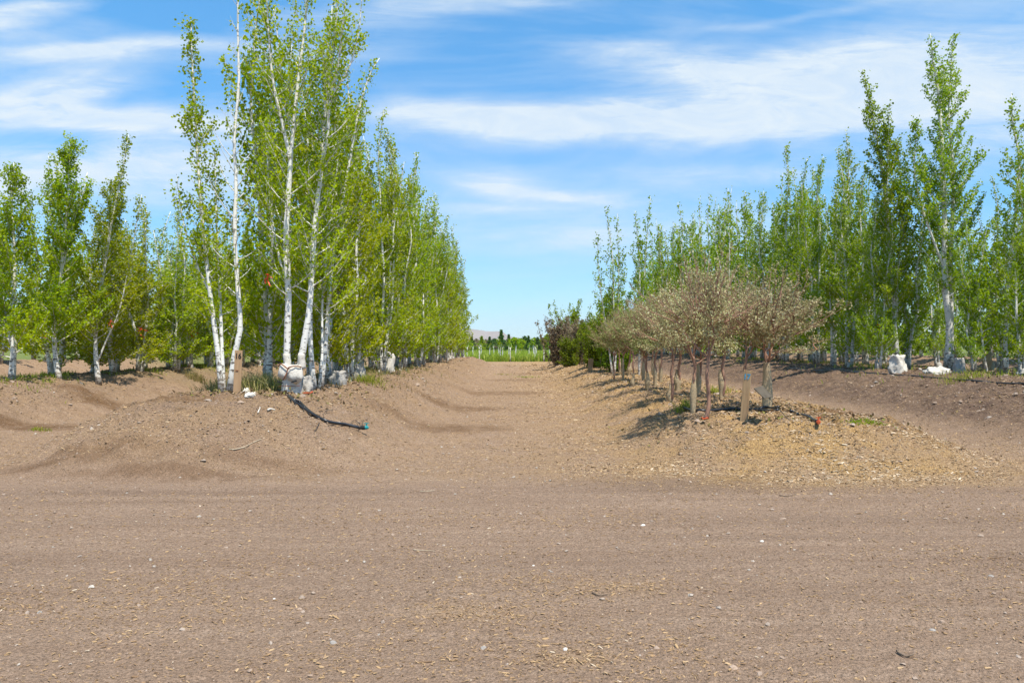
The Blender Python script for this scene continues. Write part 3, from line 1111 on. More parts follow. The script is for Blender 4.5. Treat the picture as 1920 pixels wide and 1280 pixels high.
# ------------------------------------------------------------------ hero aspens traced at their own distance
def hero(label, cat_group, base, d, stems, seed, leafmat, leaf=0.052, bag=None, dens=1.0, ribbons=()):
    """base: pixel of the foot; stems: dicts with px polyline"""
    rng = np.random.default_rng(seed)
    bx = (base[0] - 960) / F * d
    bz = Hs(bx, d) - 0.05
    # vertical correction so that the foot stands on the ground
    dz = bz - (CAMH + (HOR - base[1]) / F * d)
    S = []
    for st in stems:
        st = dict(st)
        pp = st['px']
        n = len(pp)
        dy = st.get('dy', (0.0, 0.0))
        P = []
        for k, (px, py) in enumerate(pp):
            q = at(px, py, d)
            t = k / (n - 1)
            P.append((q.x - bx, dy[0] * (1 - t) + dy[1] * t, q.z + dz * (1 if t < 0.5 else 2 - 2 * t) - bz))
        st['pts'] = P
        S.append(st)
    tr, lf = aspen_parts(S, rng, leaf, dens, 1.1, 0.12, 10, "hero_aspen")
    o = empty("aspen_tree", (bx, d, bz), label, "tree", cat_group)
    link("trunk", tr, o, M_bark)
    link("crown", lf, o, leafmat)
    for (px, py) in ribbons:
        q = at(px, py, d)
        rb = link("ribbon", RIB[0], o, M_ribbon)
        rb.location = (q.x - bx, -0.06, q.z - bz)
        rb.scale = (0.65, 0.65, 0.75)
    return o


GA = "aspens in the row behind stake 16"
colprof = lambda g: 0.62 * (min(1.0, 0.35 + g * 1.6)) * max(0.0, 1 - g) ** 0.5 + 0.10
# T1: slim trio beside stake 16
hero("slim three-stemmed aspen with bare white legs right behind stake 16", GA, (424, 736), 14.7, [
    dict(px=[(417, 737), (408, 650), (396, 560), (386, 470), (376, 380), (370, 290), (364, 190), (359, 110), (357, 38)], r0=0.045, start=0.30, bl=1.05, dens=1.7, prof=colprof, sp=0.65),
    dict(px=[(420, 737), (413, 640), (406, 540), (398, 440), (392, 350), (386, 270)], r0=0.032, start=0.25, bl=0.8, dens=1.5, dy=(0, 0.4)),
    dict(px=[(430, 737), (440, 655), (449, 605), (443, 530), (436, 430), (438, 330), (433, 250), (441, 150), (438, 60), (437, -40), (436, -120)], r0=0.050, start=0.22, bl=0.85, dens=0.55, dead=0.62, sp=1.3, dy=(0, 0.25),
         prof=lambda g: 0.8 * (1 - g) + 0.25, nolead=True),
    dict(px=[(393, 545), (370, 500), (345, 440), (328, 380), (318, 320)], r0=0.014, start=0.25, bl=0.4, flare=False, dy=(0.05, 0.3)),
], 301, M_leafL, 0.058)
# T2: strapped twin
t2 = hero("tall twin-trunk aspen whose foot is wrapped in a strapped white sack", GA, (546, 735), 14.5, [
    dict(px=[(541, 736), (538, 640), (541, 540), (536, 440), (541, 340), (545, 285), (551, 210), (560, 130), (570, 50), (577, -40), (583, -150)], r0=0.060, start=0.20, bl=1.05, dens=0.9, dead=0.1),
    dict(px=[(552, 736), (566, 650), (579, 560), (583, 470), (589, 380), (600, 290), (603, 200), (616, 110), (624, 20), (630, -90)], r0=0.058, start=0.24, bl=1.15, dy=(0, 0.3)),
    dict(px=[(544, 290), (533, 230), (520, 170), (512, 110), (509, 40), (505, -50)], r0=0.027, start=0.12, bl=0.7, dens=0.8, flare=False, dy=(0, -0.3)),
    dict(px=[(599, 300), (612, 240), (617, 180), (634, 110), (645, 40), (652, -40)], r0=0.027, start=0.1, bl=0.8, flare=False, dy=(0.1, -0.1)),
    dict(px=[(619, 170), (655, 110), (672, 50), (678, -10)], r0=0.012, start=0.1, bl=0.4, flare=False),
    dict(px=[(536, 500), (520, 470), (500, 380), (490, 300), (480, 220)], r0=0.018, start=0.2, bl=0.6, flare=False, dy=(0, 0.5)),
], 302, M_leafL, 0.055, ribbons=[(504, 515)])
# T3, T4 behind right of the twin
hero("slender grey-white aspen leaning left just right of the strapped twin-trunk aspen", GA, (588, 728), 15.4, [
    dict(px=[(590, 727), (583, 650), (582, 560), (590, 450), (600, 330), (610, 220), (618, 100), (622, 10)], r0=0.044, start=0.22, bl=1.1),
    dict(px=[(594, 727), (597, 650), (594, 560), (600, 460), (612, 330), (632, 200)], r0=0.024, start=0.25, bl=1.0, dy=(0.2, 0.8)),
], 303, M_leafL, 0.057)
hero("speckled aspen stem with dark scars right of the strapped twin-trunk aspen", GA, (604, 724), 16.0, [
    dict(px=[(601, 724), (609, 640), (613, 560), (622, 460), (640, 350), (655, 260), (668, 190), (685, 130), (705, 95)], r0=0.040, start=0.22, bl=1.2, dy=(0, .4)),
], 304, M_leafL, 0.057)
# left trio in row B
GB = "aspens on the second berm to the left"
hero("stout aspen with mottled white trunk at the left edge of the photo", GB, (22, 714), 20.6, [
    dict(px=[(22, 715), (26, 640), (22, 600), (27, 520), (25, 440), (22, 380), (25, 305)], r0=0.068, start=0.12, bl=1.4, dens=1.6, sp=0.6),
    dict(px=[(20, 640), (8, 560), (2, 470), (-6, 400)], r0=0.024, start=0.1, bl=0.8, flare=False),
], 311, M_leafL, 0.066)
hero("forked aspen with orange ribbon, second from the left edge", GB, (108, 709), 22.0, [
    dict(px=[(112, 710), (104, 660), (102, 600), (112, 520), (122, 430), (127, 350), (131, 258)], r0=0.064, start=0.14, bl=1.4, dens=1.6, sp=0.6),
    dict(px=[(104, 650), (98, 560), (100, 460), (92, 370), (90, 292)], r0=0.028, start=0.1, bl=0.6, flare=False, sp=0.9),
    dict(px=[(112, 520), (128, 450), (142, 400), (160, 345)], r0=0.024, start=0.1, bl=0.5, flare=False, sp=0.9),
], 312, M_leafL, 0.066, ribbons=[(86, 622)])
hero("aspen with bent stem and pale top, third from the left edge", GB, (184, 706), 23.0, [
    dict(px=[(186, 706), (180, 650), (180, 590), (190, 520), (203, 440), (214, 380), (228, 320), (240, 252)], r0=0.060, start=0.15, bl=1.2, dens=1.3, sp=0.8),
    dict(px=[(184, 660), (200, 620), (225, 560), (245, 470), (265, 365)], r0=0.024, start=0.2, bl=0.7, flare=False),
], 313, M_leafL, 0.066, ribbons=[(210, 600)])
# right heroes
GD = "aspens on the shaded right berm"
hero("tallest double-topped aspen with thick white trunk on the right berm", GD, (1778, 700), 26.5, [
    dict(px=[(1777, 703), (1781, 620), (1772, 540), (1772, 450), (1770, 350), (1766, 260), (1760, 170), (1750, 110), (1746, 62)], r0=0.120, r1=0.008, start=0.22, bl=1.7, dens=0.85),
    dict(px=[(1779, 690), (1786, 600), (1788, 500), (1795, 400), (1798, 300), (1793, 220), (1800, 130), (1808, 55)], r0=0.080, start=0.22, bl=1.5, dens=0.85, dy=(0, 0.6)),
    dict(px=[(1772, 510), (1740, 440), (1715, 380), (1700, 320), (1702, 240)], r0=0.032, start=0.3, bl=1.0, flare=False, dy=(0, -0.7)),
], 321, M_leafR, 0.078)
hero("aspen with single wispy spire standing in a white grow bag", GD, (1683, 697), 27.5, [
    dict(px=[(1684, 697), (1678, 620), (1674, 540), (1668, 450), (1660, 370), (1650, 290), (1635, 210), (1619, 130)], r0=0.072, start=0.16, bl=1.5, dens=1.1),
    dict(px=[(1680, 600), (1690, 500), (1700, 420), (1705, 350), (1701, 250)], r0=0.040, start=0.1, bl=1.2, flare=False, dy=(0, .7)),
    dict(px=[(1672, 500), (1660, 400), (1655, 310), (1653, 208)], r0=0.032, start=0.1, bl=0.9, flare=False, dy=(0, -.6)),
], 322, M_leafR, 0.078)
hero("three-legged aspen clump near the middle of the right berm", GD, (1562, 688), 32.0, [
    dict(px=[(1560, 689), (1562, 600), (1566, 500), (1570, 420), (1566, 350)], r0=0.056, start=0.2, bl=1.0, dens=.7),
    dict(px=[(1564, 689), (1572, 600), (1585, 500), (1598, 400), (1608, 300), (1606, 230)], r0=0.060, start=0.3, bl=0.9, dens=.6, dy=(0, 1)),
    dict(px=[(1562, 689), (1556, 640), (1550, 560), (1545, 480)], r0=0.040, start=0.3, bl=0.9, dy=(0, -.5)),
], 323, M_leafR, 0.085)
hero("sparse pale-topped aspen cut by the right edge of the photo", GD, (1884, 702), 25.0, [
    dict(px=[(1884, 703), (1886, 620), (1890, 520), (1905, 400), (1912, 300), (1900, 230), (1898, 172)], r0=0.068, start=0.15, bl=1.2, dens=0.8, sp=1.2),
    dict(px=[(1850, 702), (1842, 640), (1835, 540), (1850, 430)], r0=0.040, start=0.2, bl=1.2),
], 324, M_leafR, 0.078)
# wispy pair rising above the far silver-leaved trees
hero("airy aspen with three spires above the silver-leaved trees", "airy aspens rising behind the silver-leaved trees", (1150, 690), 34.0, [
    dict(px=[(1150, 700), (1152, 620), (1150, 540), (1148, 470), (1136, 390)], r0=0.040, start=0.3, bl=0.95, dens=0.42),
    dict(px=[(1152, 690), (1158, 600), (1160, 520), (1158, 400)], r0=0.032, start=0.3, bl=0.6, dens=0.42),
    dict(px=[(1148, 690), (1138, 600), (1126, 520), (1122, 430)], r0=0.032, start=0.3, bl=0.7, dens=0.42, dy=(0, .5)),
], 331, M_leafR, 0.085)
hero("airy two-spired aspen right of the three-spired one, above silver-leaved trees", "airy aspens rising behind the silver-leaved trees", (1198, 690), 31.0, [
    dict(px=[(1198, 705), (1199, 620), (1200, 540), (1198, 470), (1191, 395)], r0=0.040, start=0.35, bl=0.75, dens=0.7),
    dict(px=[(1200, 640), (1206, 540), (1212, 450), (1220, 368)], r0=0.028, start=0.2, bl=0.4, dens=0.7, flare=False),
], 332, M_leafR, 0.085)


# ------------------------------------------------------------------ strapped sack at the foot of the twin aspen
def sack():
    d = 14.36
    c = at(543, 735, d)
    z0 = Hs(c.x, d) - 0.05
    o = empty("tree_sack", (c.x, d, z0), "white fabric sack strapped round the foot of the tall twin-trunk aspen", "sack")
    # lower tube: three soft vertical pleats
    rows, sides = 14, 40
    V, Fc = [], []
    for i in range(rows):
        t = i / (rows - 1)
        for j in range(sides):
            a = j / sides * 6.283
            r = 0.185 * (1 + 0.05 * math.cos(3 * a + 0.5)) * (1 - 0.06 * t) + 0.006 * math.sin(7 * a + 6 * t)
            V.append((r * math.cos(a) * 0.98, r * math.sin(a) * 0.85 + 0.14, -0.05 + 0.52 * t))
    for i in range(rows - 1):
        for j in range(sides):
            j2 = (j + 1) % sides
            Fc.append((i * sides + j, i * sides + j2, (i + 1) * sides + j2, (i + 1) * sides + j))
    mb = MB()
    mb.add(V, Fc)
    link("sack_body", mb.mesh("sack_body", True), o, M_white)
    # two folded-over bulges, left smaller and right larger with a drooping pointed flap
    for (cx, w, top, bot, dp, sd) in ((-0.105, 0.105, 0.66, 0.36, 0.10, 3), (0.075, 0.135, 0.64, 0.30, 0.13, 6)):
        V, Fc = [], []
        rows, sides = 12, 26
        for i in range(rows):
            t = i / (rows - 1)
            z = top + (bot - top) * t
            ww = w * (0.72 + 0.38 * math.sin(t * 2.3)) * (1 if t < 0.7 else 1 - 0.75 * (t - 0.7) / 0.3)
            for j in range(sides):
                a = j / sides * 6.283
                f = 1 + 0.06 * math.sin(4 * a + sd + 4 * t) + 0.04 * math.sin(9 * a + sd)
                V.append((cx + ww * f * math.cos(a) + 0.02 * t, 0.04 + (ww * 0.85 * f * math.sin(a)) - 0.02 * math.sin(t * 3), z + 0.012 * math.sin(5 * a)))
        for i in range(rows - 1):
            for j in range(sides):
                j2 = (j + 1) % sides
                Fc.append((i * sides + j2, i * sides + j, (i + 1) * sides + j, (i + 1) * sides + j2))
        Fc.append([j for j in range(sides)])
        Fc.append([(rows - 1) * sides + j for j in range(sides)][::-1])
        mb = MB()
        mb.add(V, Fc)
        link("folded_flap", mb.mesh("folded_flap", True), o, M_white)
    # collars gripping the two trunks
    for (px, py, r) in ((534.5, 672, 0.085), (562, 672, 0.08)):
        q = at(px, py, d)
        x = q.x - c.x
        mb = MB()
        n = 7
        P = [(x + 0.01 * math.sin(k), 0.14, 0.58 + 0.045 * k) for k in range(n)]
        mb.tube(P, [r * 0.82 * (1.15, 1.0, 0.93, 1.0, 0.92, 0.97, 0.85)[k] for k in range(n)], 14)
        link("collar", mb.mesh("collar", True), o, M_white)
    # crossed straps
    for k, pts in enumerate([[(-0.20, 0.0, 0.62), (-0.13, -0.065, 0.66), (-0.02, -0.09, 0.585), (0.02, -0.10, 0.575)],
                             [(-0.01, -0.09, 0.58), (-0.02, -0.105, 0.50), (-0.06, -0.11, 0.42), (-0.10, -0.07, 0.37)],
                             [(0.0, -0.10, 0.59), (0.08, -0.10, 0.62), (0.17, -0.06, 0.62), (0.205, 0.02, 0.60)],
                             [(-0.20, 0.02, 0.25), (-0.10, -0.035, 0.27), (0.05, -0.045, 0.265), (0.19, 0.0, 0.27)]]):
        mb = MB()
        mb.tube(smooth_poly(pts, 14), 0.011 if k < 3 else 0.006, 6)
        link("strap", mb.mesh("strap", True), o, M_strap)
    # dark buckles
    for (x, z) in ((-0.15, 0.335), (0.10, 0.345)):
        mb = MB()
        mb.box((x, -0.07, z), (0.10, 0.03, 0.022), Matrix.Rotation(0.35 if x < 0 else -0.25, 3, 'Y'))
        link("buckle", mb.mesh("buckle"), o, M_black)
    return o


sack()


def loose_bag(px, py, w, hgt, seed, label, mat, squat=1.0, lift=0.0):
    p = hit(px, py)
    mb = bag_mesh("cloth_bag", seed, w, hgt, 26, 10, squat=squat)
    o = link("cloth_bag", mb, None, mat)
    o.location = (p.x, p.y, p.z + lift)
    o.rotation_euler = (0, 0, seed)
    tag(o, label, "bag")
    return o


loose_bag(461, 735, 0.06, 0.11, 4, "crumpled white cloth standing up just right of stake 16", M_white)
loose_bag(473, 737, 0.11, 0.06, 7, "flattened white cloth spread on the ground right of stake 16", M_white, 0.6)
loose_bag(574, 729, 0.15, 0.3, 11, "slumped grey-white sack beside the strapped twin-trunk aspen", M_greybag, 0.8)
loose_bag(632, 720, 0.15, 0.34, 13, "bulging silver-grey sack right of the speckled aspen stem", M_greybag)
loose_bag(672, 712, 0.18, 0.5, 15, "tall grey sack tied near the top among the left row trunks", M_greybag)
loose_bag(728, 698, 0.17, 0.7, 16, "bright white bunched sack midway down the left row", M_white)
loose_bag(1684, 697, 0.24, 0.55, 21, "large white grow bag with crumpled top on the right berm", M_white)
loose_bag(1757, 700, 0.26, 0.26, 22, "low white sack slumped left of the tallest right aspen", M_white, 0.7)
loose_bag(1798, 699, 0.15, 0.5, 23, "narrow white sack against the right side of the tallest aspen", M_greybag)
loose_bag(1853, 694, 0.15, 0.62, 24, "pinkish upright sack near the right edge", M_burlap)


# ------------------------------------------------------------------ silver-leaved young trees on the middle mound
def olive_variant(name, seed, fork=1.25, h=2.7, w=1.15, leaf=0.040, dens=1.0, r0=0.048, lean=(0, 0)):
    rng = np.random.default_rng(seed)
    mb, pts = MB(), []
    T0 = [np.array([0.0, 0, 0])]
    n = 6
    for k in range(1, n):
        t = k / (n - 1)
        T0.append(np.array([lean[0] * t + rng.normal(0, 0.018), lean[1] * t + rng.normal(0, 0.018), fork * t]))
    P = smooth_poly(T0, 14)
    mb.tube(P, r0 * (1.15 - 0.35 * np.linspace(0, 1, 14)) * (1 + 0.04 * rng.normal(size=14)), 10)
    nl = rng.integers(3, 7)
    a0 = rng.random() * 6.28

    def grow(p, az_, th, L, rad, lvl):
        B = curve_branch(p, az_, th, L, rng, 6, 0.93)
        B[1:, :2] += rng.normal(0, 0.025, (5, 2))
        mb.tube(B, np.linspace(rad, rad * 0.4, 6), 6 if lvl == 0 else (4 if lvl == 1 else 3), cap=False)
        if lvl >= 1:
            pts.append(along(B, (34 if lvl == 1 else 62) * dens, rng, 0.035, 0.25 if lvl == 1 else 0.05))
        if lvl < 3:
            k = [7, 6, 4][lvl]
            for q in range(k):
                t = rng.uniform(0.22, 1.0)
                s, _ = polyline_at(B, min(0.995, t))
                grow(s, az_ + rng.choice([-1, 1]) * rng.uniform(0.3, 1.5), min(1.75, max(0.15, th + rng.normal(0.1, 0.4))), L * rng.uniform(0.32, 0.58) * (1.2 - 0.3 * t), rad * 0.42, lvl + 1)
    for q in range(nl):
        s, _ = polyline_at(P, rng.uniform(0.82, 1.0))
        th = rng.uniform(0.45, 1.15) if q else 0.12
        L = (h - fork) * rng.uniform(0.7, 0.85) if q == 0 else w * rng.uniform(0.8, 1.2)
        grow(s, a0 + q * 6.28 / nl + rng.normal(0, 0.25), th, L, r0 * 0.55, 0)
    for q in range(58):          # thin straight shoots that break the outline
        a = rng.random() * 6.28
        th = rng.uniform(0.1, 1.3)
        c0 = np.array([0.45 * math.cos(a) * math.sin(th), 0.45 * math.sin(a) * math.sin(th), fork + 0.25 + 0.35 * math.cos(th)])
        B = curve_branch(c0, a + rng.normal(0, .4), th, rng.uniform(0.4, 1.25) * (0.7 + 0.3 * w), rng, 5, 0.95)
        mb.tube(B, np.linspace(0.010, 0.003, 5), 4, cap=False)
        pts.append(along(B, 42 * dens, rng, 0.035, 0.1))
        for u in range(6):
            s, _ = polyline_at(B, rng.uniform(0.2, 0.98))
            S = curve_branch(s, a + rng.choice([-1, 1]) * rng.uniform(0.4, 1.3), th + rng.normal(0, .3), rng.uniform(0.1, 0.28), rng, 3, 0.9)
            mb.tube(S, [0.004, 0.003, 0.002], 3, cap=False)
            pts.append(along(S, 60 * dens, rng, 0.025))
    LP = np.concatenate(pts)
    keep = LP[:, 2] > fork * 0.72
    LP = LP[keep]
    return mb.mesh(name + "_trunk", True), leaf_mesh(name + "_crown", LP, leaf, rng, 0.5)


def wrap_mesh(seed, h=0.7, r=0.06, bulge=0.5):
    rng = np.random.default_rng(seed)
    rows, sides = 12, 16
    V, Fc = [], []
    b0 = rng.uniform(0.3, 0.7)
    for i in range(rows):
        t = i / (rows - 1)
        rr_ = r * (1.25 - 0.15 * t + bulge * math.exp(-((t - b0) / 0.22) ** 2)) * (1 - 0.25 * max(0, t - 0.85) / 0.15)
        ox = 0.012 * math.sin(t * 5 + seed)
        for j in range(sides):
            a = j / sides * 6.283
            f = 1 + 0.06 * math.sin(3 * a + seed + 5 * t) + rng.normal(0, 0.02)
            V.append((ox + rr_ * f * math.cos(a) + 0.02 * bulge * math.exp(-((t - b0) / 0.2) ** 2) * math.cos(seed), rr_ * f * math.sin(a), -0.03 + h * t))
    for i in range(rows - 1):
        for j in range(sides):
            j2 = (j + 1) % sides
            Fc.append((i * sides + j, i * sides + j2, (i + 1) * sides + j2, (i + 1) * sides + j))
    mb = MB()
    mb.add(V, Fc)
    return mb.mesh("trunk_wrap", True)


OVP = [(1.20, 2.45, 0.95, 0.40, (0.08, 0)), (1.30, 2.35, 0.80, 0.46, (-0.05, 0)), (1.05, 2.25, 1.05, 0.36, (0.12, 0.05)), (1.25, 2.5, 0.85, 0.42, (0.0, 0.04)),
       (1.10, 2.3, 1.0, 0.34, (0.05, -0.05)), (1.35, 2.55, 0.7, 0.50, (-0.1, 0.03)), (1.15, 2.2, 1.1, 0.38, (0.0, 0.0)), (1.0, 2.4, 0.9, 0.45, (-0.08, 0))]
OV = [olive_variant("silver%d" % k, 430 + k * 3, q[0], q[1], q[2], 0.050, q[3] * 0.85, 0.036, q[4]) for k, q in enumerate(OVP)]
WV = [wrap_mesh(k, (0.72, 0.6, 0.85, 0.5)[k], 0.045, (0.5, 0.9, 0.3, 0.7)[k]) for k in range(4)]
print("olive leaves", [len(v[1].polygons) for v in OV])
GO = "silver-leaved young trees on the middle mound"
# px of foot, px height of foot, height, variant, wrap (None or variant), leaf material, label
OL = [
    (1322, 786, 2.75, 0, None, "bare coppery-trunked silver-leaved tree, nearest of its row"),
    (1300, 772, 2.60, 3, 0, "silver-leaved tree with bulging tan wrap left of the bare coppery trunk"),
    (1438, 769, 2.85, 1, 2, "silver-leaved tree with smooth tan wrap behind the tilted plate"),
    (1397, 757, 2.70, 2, 3, "silver-leaved tree half hidden behind the blue-marked stake"),
    (1352, 746, 2.75, 4, 0, "silver-leaved tree right of and behind the bare coppery trunk"),
    (1257, 751, 2.55, 1, 3, "silver-leaved tree with grey-footed wrap at the left side of the mound"),
    (1270, 733, 2.85, 0, 1, "silver-leaved tree with orange upper trunk above a pear-shaped tan wrap"),
    (1309, 737, 2.70, 2, 2, "silver-leaved tree with dark wrapped trunk behind the bulging wrap"),
    (1214, 733, 2.60, 4, 1, "silver-leaved tree with knobbly wrap, left of the pear-shaped wrap"),
    (1228, 724, 2.60, 0, 0, "leaning silver-leaved tree between the knobbly and pear-shaped wraps"),
    (1238, 716, 2.70, 3, 2, "thin silver-leaved tree standing behind the pear-shaped wrap"),
    (1187, 724, 2.45, 2, 3, "silver-leaved tree with short stout wrapped trunk, left of the knobbly wrap"),
    (1206, 712, 2.6, 1, 0, "slanting dark-trunked silver-leaved tree deeper in the mound row"),
    (1168, 712, 2.50, 3, 2, "silver-leaved tree with red tie round its tan wrap"),
    (1151, 710, 2.30, 4, None, "small silver-leaved tree with whitish slim trunk"),
    (1180, 704, 2.5, 0, 1, "silver-leaved tree behind the red-tied one"),
    (1162, 699, 2.5, 2, 0, None), (1145, 695, 2.4, 1, None, None), (1134, 691, 2.4, 3, 2, None), (1125, 688, 2.3, 0, None, None), (1118, 685, 2.3, 4, 1, None),
    (1208, 700, 2.6, 2, 2, None), (1182, 694, 2.6, 4, 0, None), (1224, 704, 2.6, 1, 2, None),
]
for k, (px, py, hh, v, wv, lab) in enumerate(OL):
    p = hit(px, py)
    if lab is None:
        lab = "silver-green leaved tree among the far end of the middle mound row"
    s = hh / 2.75
    v = (k * 3 + v) % 8
    o = empty("silver_leaved_tree", (p.x, p.y, p.z - 0.03), lab, "tree", GO, rr.uniform(0, 6.28) if k > 3 else (0.3, 2.2, 4.0, 5.2)[k], (s * rr.uniform(0.78, 1.0), s * rr.uniform(0.85, 1.05), s * rr.uniform(0.92, 1.0)))
    link("trunk", OV[v][0], o, M_copper)
    lm = M_olive if k < 8 and k != 4 else M_oliveG
    link("crown", OV[v][1], o, lm)
    if wv is not None:
        w_ = link("trunk_wrap", WV[wv], o, M_burlap)
        if k == 2:
            w_.scale = (1.35, 1.35, 1.1)
    if k == 0:
        mb = MB()
        a = np.linspace(0, 6.28, 13)
        mb.tube(np.stack([0.062 * np.cos(a), 0.062 * np.sin(a), 0.05 + 0.01 * np.sin(a * 3)], -1), 0.014, 6)
        link("tie", mb.mesh("tie", True), o, M_orange)
# stray long limbs on the right of the group belong to the wrapped tree
p = hit(1438, 769)


def stray():
    rng = np.random.default_rng(77)
    o = [q for q in bpy.data.objects if q.get("label") == OL[2][5]][0]
    inv = (Matrix.Translation(o.location) @ Matrix.Rotation(o.rotation_euler.z, 4, 'Z') @ Matrix.Diagonal((*o.scale, 1.0))).inverted()
    mb, pts = MB(), []
    for poly in ([(1430, 660), (1450, 655), (1490, 658), (1535, 656)], [(1432, 640), (1460, 605), (1500, 590), (1536, 572)],
                 [(1432, 655), (1405, 645), (1384, 640)], [(1430, 610), (1450, 570), (1478, 545), (1500, 530)], [(1532, 656), (1525, 645), (1538, 640)]):
        P = smooth_poly([at(a, b, 14.6 + 0.2 * i) for i, (a, b) in enumerate(poly)], 10)
        P = np.array([inv @ Vector(q) for q in P])
        mb.tube(P, np.linspace(0.014, 0.004, 10), 5, cap=False)
        pts.append(along(P, 40, rng, 0.04, 0.45))
        for k in range(9):
            t = rng.uniform(0.4, 1)
            q, _ = polyline_at(P, min(t, 0.99))
            S = curve_branch(q, rng.random() * 6.28, rng.uniform(0.5, 1.5), rng.uniform(0.1, 0.25), rng, 3)
            mb.tube(S, [0.004, 0.003, 0.002], 3, cap=False)
            pts.append(along(S, 60, rng, 0.03))
    link("limb", mb.mesh("long_limbs", True), o, M_coppertw)
    link("crown", leaf_mesh("sprigs", np.concatenate(pts), 0.042, rng, 0.5), o, M_olive)


stray()


# bright green and dark multi-stem shrubs at the far end of the middle mound
def shrub_mesh(name, seed, h, w, nst, leaf, dens, top=0.0):
    rng = np.random.default_rng(seed)
    mb, pts = MB(), []
    for k in range(nst):
        a = rng.random() * 6.28
        th = rng.uniform(0.1, 0.75)
        L = h * rng.uniform(0.65, 1.0) / max(0.7, math.cos(th * 0.7))
        b = (rng.normal(0, 0.3 * w), rng.normal(0, 0.3 * w), 0)
        B = curve_branch(b, a, th * w * 0.8, L, rng, 7, 0.9)
        mb.tube(B, np.linspace(0.02, 0.004, 7), 5, cap=False)
        pts.append(along(B, 40 * dens, rng, 0.08, 0.06))
        for q in range(int(16 * dens) + 5):
            t = rng.uniform(0.06, 1)
            s, _ = polyline_at(B, min(t, 0.99))
            S = curve_branch(s, rng.random() * 6.28, rng.uniform(0.3, 1.3), rng.uniform(0.2, 0.5) * (1.2 - 0.5 * t), rng, 3, 0.8)
            mb.tube(S, [0.006, 0.004, 0.002], 3, cap=False)
            pts.append(along(S, 70 * dens, rng, 0.05))
    return mb.mesh(name + "_stems", True), leaf_mesh(name + "_leaves", np.concatenate(pts), leaf, rng)


def shrub(name, px, d, h, w, nst, leaf, dens, seed, lmat, bmat, label, cat="shrub", group=None):
    x = (px - 960) / F * d
    tr, lf = shrub_mesh(name, seed, h, w, nst, leaf, dens)
    o = empty(name, (x, d, Hs(x, d) - 0.03), label, cat, group)
    link("stems", tr, o, bmat)
    link("foliage", lf, o, lmat)
    return o


GS = "tall shrubs at the far end of the middle mound"
shrub("tall_shrub", 1050, 55, 3.3, 1.0, 30, 0.10, 0.9, 51, M_leafPu, M_brownbark, "dark brown-leaved shrub closest to the open lane", group=GS)
shrub("tall_shrub", 1064, 58, 4.4, 0.7, 18, 0.11, 0.7, 52, M_leafR, M_brownbark, "tallest green-topped shrub poking above the brown shrubs", group=GS)
shrub("tall_shrub", 1080, 50, 2.9, 1.0, 30, 0.09, 0.9, 53, M_leafPu, M_barkg, "mauve-brown twiggy shrub with a pale stem left of the tan post", group=GS)
shrub("tall_shrub", 1067, 48, 2.1, 0.6, 10, 0.09, 0.9, 54, M_leafY, M_brownbark, "yellow-green bush growing between the two brown shrubs", group=GS)
shrub("tall_shrub", 1117, 40, 2.7, 0.9, 26, 0.09, 1.0, 55, M_leafY, M_brownbark, "olive-yellow bush right of the tan post", group=GS)
shrub("tall_shrub", 1152, 36, 3.7, 0.7, 24, 0.09, 1.0, 56, M_leafY, M_brownbark, "bright yellow-green bush rising below the airy aspens", group=GS)
shrub("tall_shrub", 1128, 46, 3.6, 0.8, 14, 0.10, 0.5, 57, M_leafR, M_brownbark, "loose grey-green shrub behind the bright yellow-green bush", group=GS)


# ------------------------------------------------------------------ stakes, plate, hoses
def text_mesh(txt, size, name, ext=0.0012, bold=0.0):
    cu = bpy.data.curves.new(name, 'FONT')
    cu.body = txt
    cu.size = size
    cu.extrude = ext
    cu.offset = bold
    cu.align_x = 'CENTER'
    cu.align_y = 'CENTER'
    ob = bpy.data.objects.new(name + "_tmp", cu)
    COL.objects.link(ob)
    dg = bpy.context.evaluated_depsgraph_get()
    me = bpy.data.meshes.new_from_object(ob.evaluated_get(dg))
    bpy.data.objects.remove(ob)
    me.name = name
    return me


def board(name, px, py, d, w, th, h, rz, tilt, mat, label, txt, tmat, tsize, tz, bold=0.004, notch=False):
    x = (px - 960) / F * d
    o = empty(name, (x, d, Hs(x, d) - 0.06), label, "stake")
    o.rotation_euler = (tilt[0], tilt[1], rz)
    rng = np.random.default_rng(int(px))
    # sawn board with slightly worn corners and edges
    prof = [(-w / 2, -th / 2 + .004), (-w / 2 + .004, -th / 2), (w / 2 - .004, -th / 2), (w / 2, -th / 2 + .004),
            (w / 2, th / 2 - .004), (w / 2 - .004, th / 2), (-w / 2 + .004, th / 2), (-w / 2, th / 2 - .004)]
    V, Fc = [], []
    rows = 9
    for i in range(rows):
        t = i / (rows - 1)
        for (a, b) in prof:
            V.append((a * (1 + rng.normal(0, .006)), b + 0.004 * math.sin(t * 3), (h + 0.06) * t + (rng.normal(0, .004) if i == rows - 1 else 0)))
    for i in range(rows - 1):
        for j in range(8):
            Fc.append((i * 8 + j, i * 8 + (j + 1) % 8, (i + 1) * 8 + (j + 1) % 8, (i + 1) * 8 + j))
    Fc.append([(rows - 1) * 8 + j for j in range(8)])
    Fc.append([j for j in range(8)][::-1])
    mb = MB()
    mb.add(V, Fc)
    link("board", mb.mesh("board"), o, mat)
    t = link("number", text_mesh(txt, tsize, "number", 0.001, bold), o, tmat)
    t.scale = (0.88, 1, 1)
    t.rotation_euler = (R(90), 0, 0)
    t.location = (0, -th / 2 - 0.0015, tz)
    return o


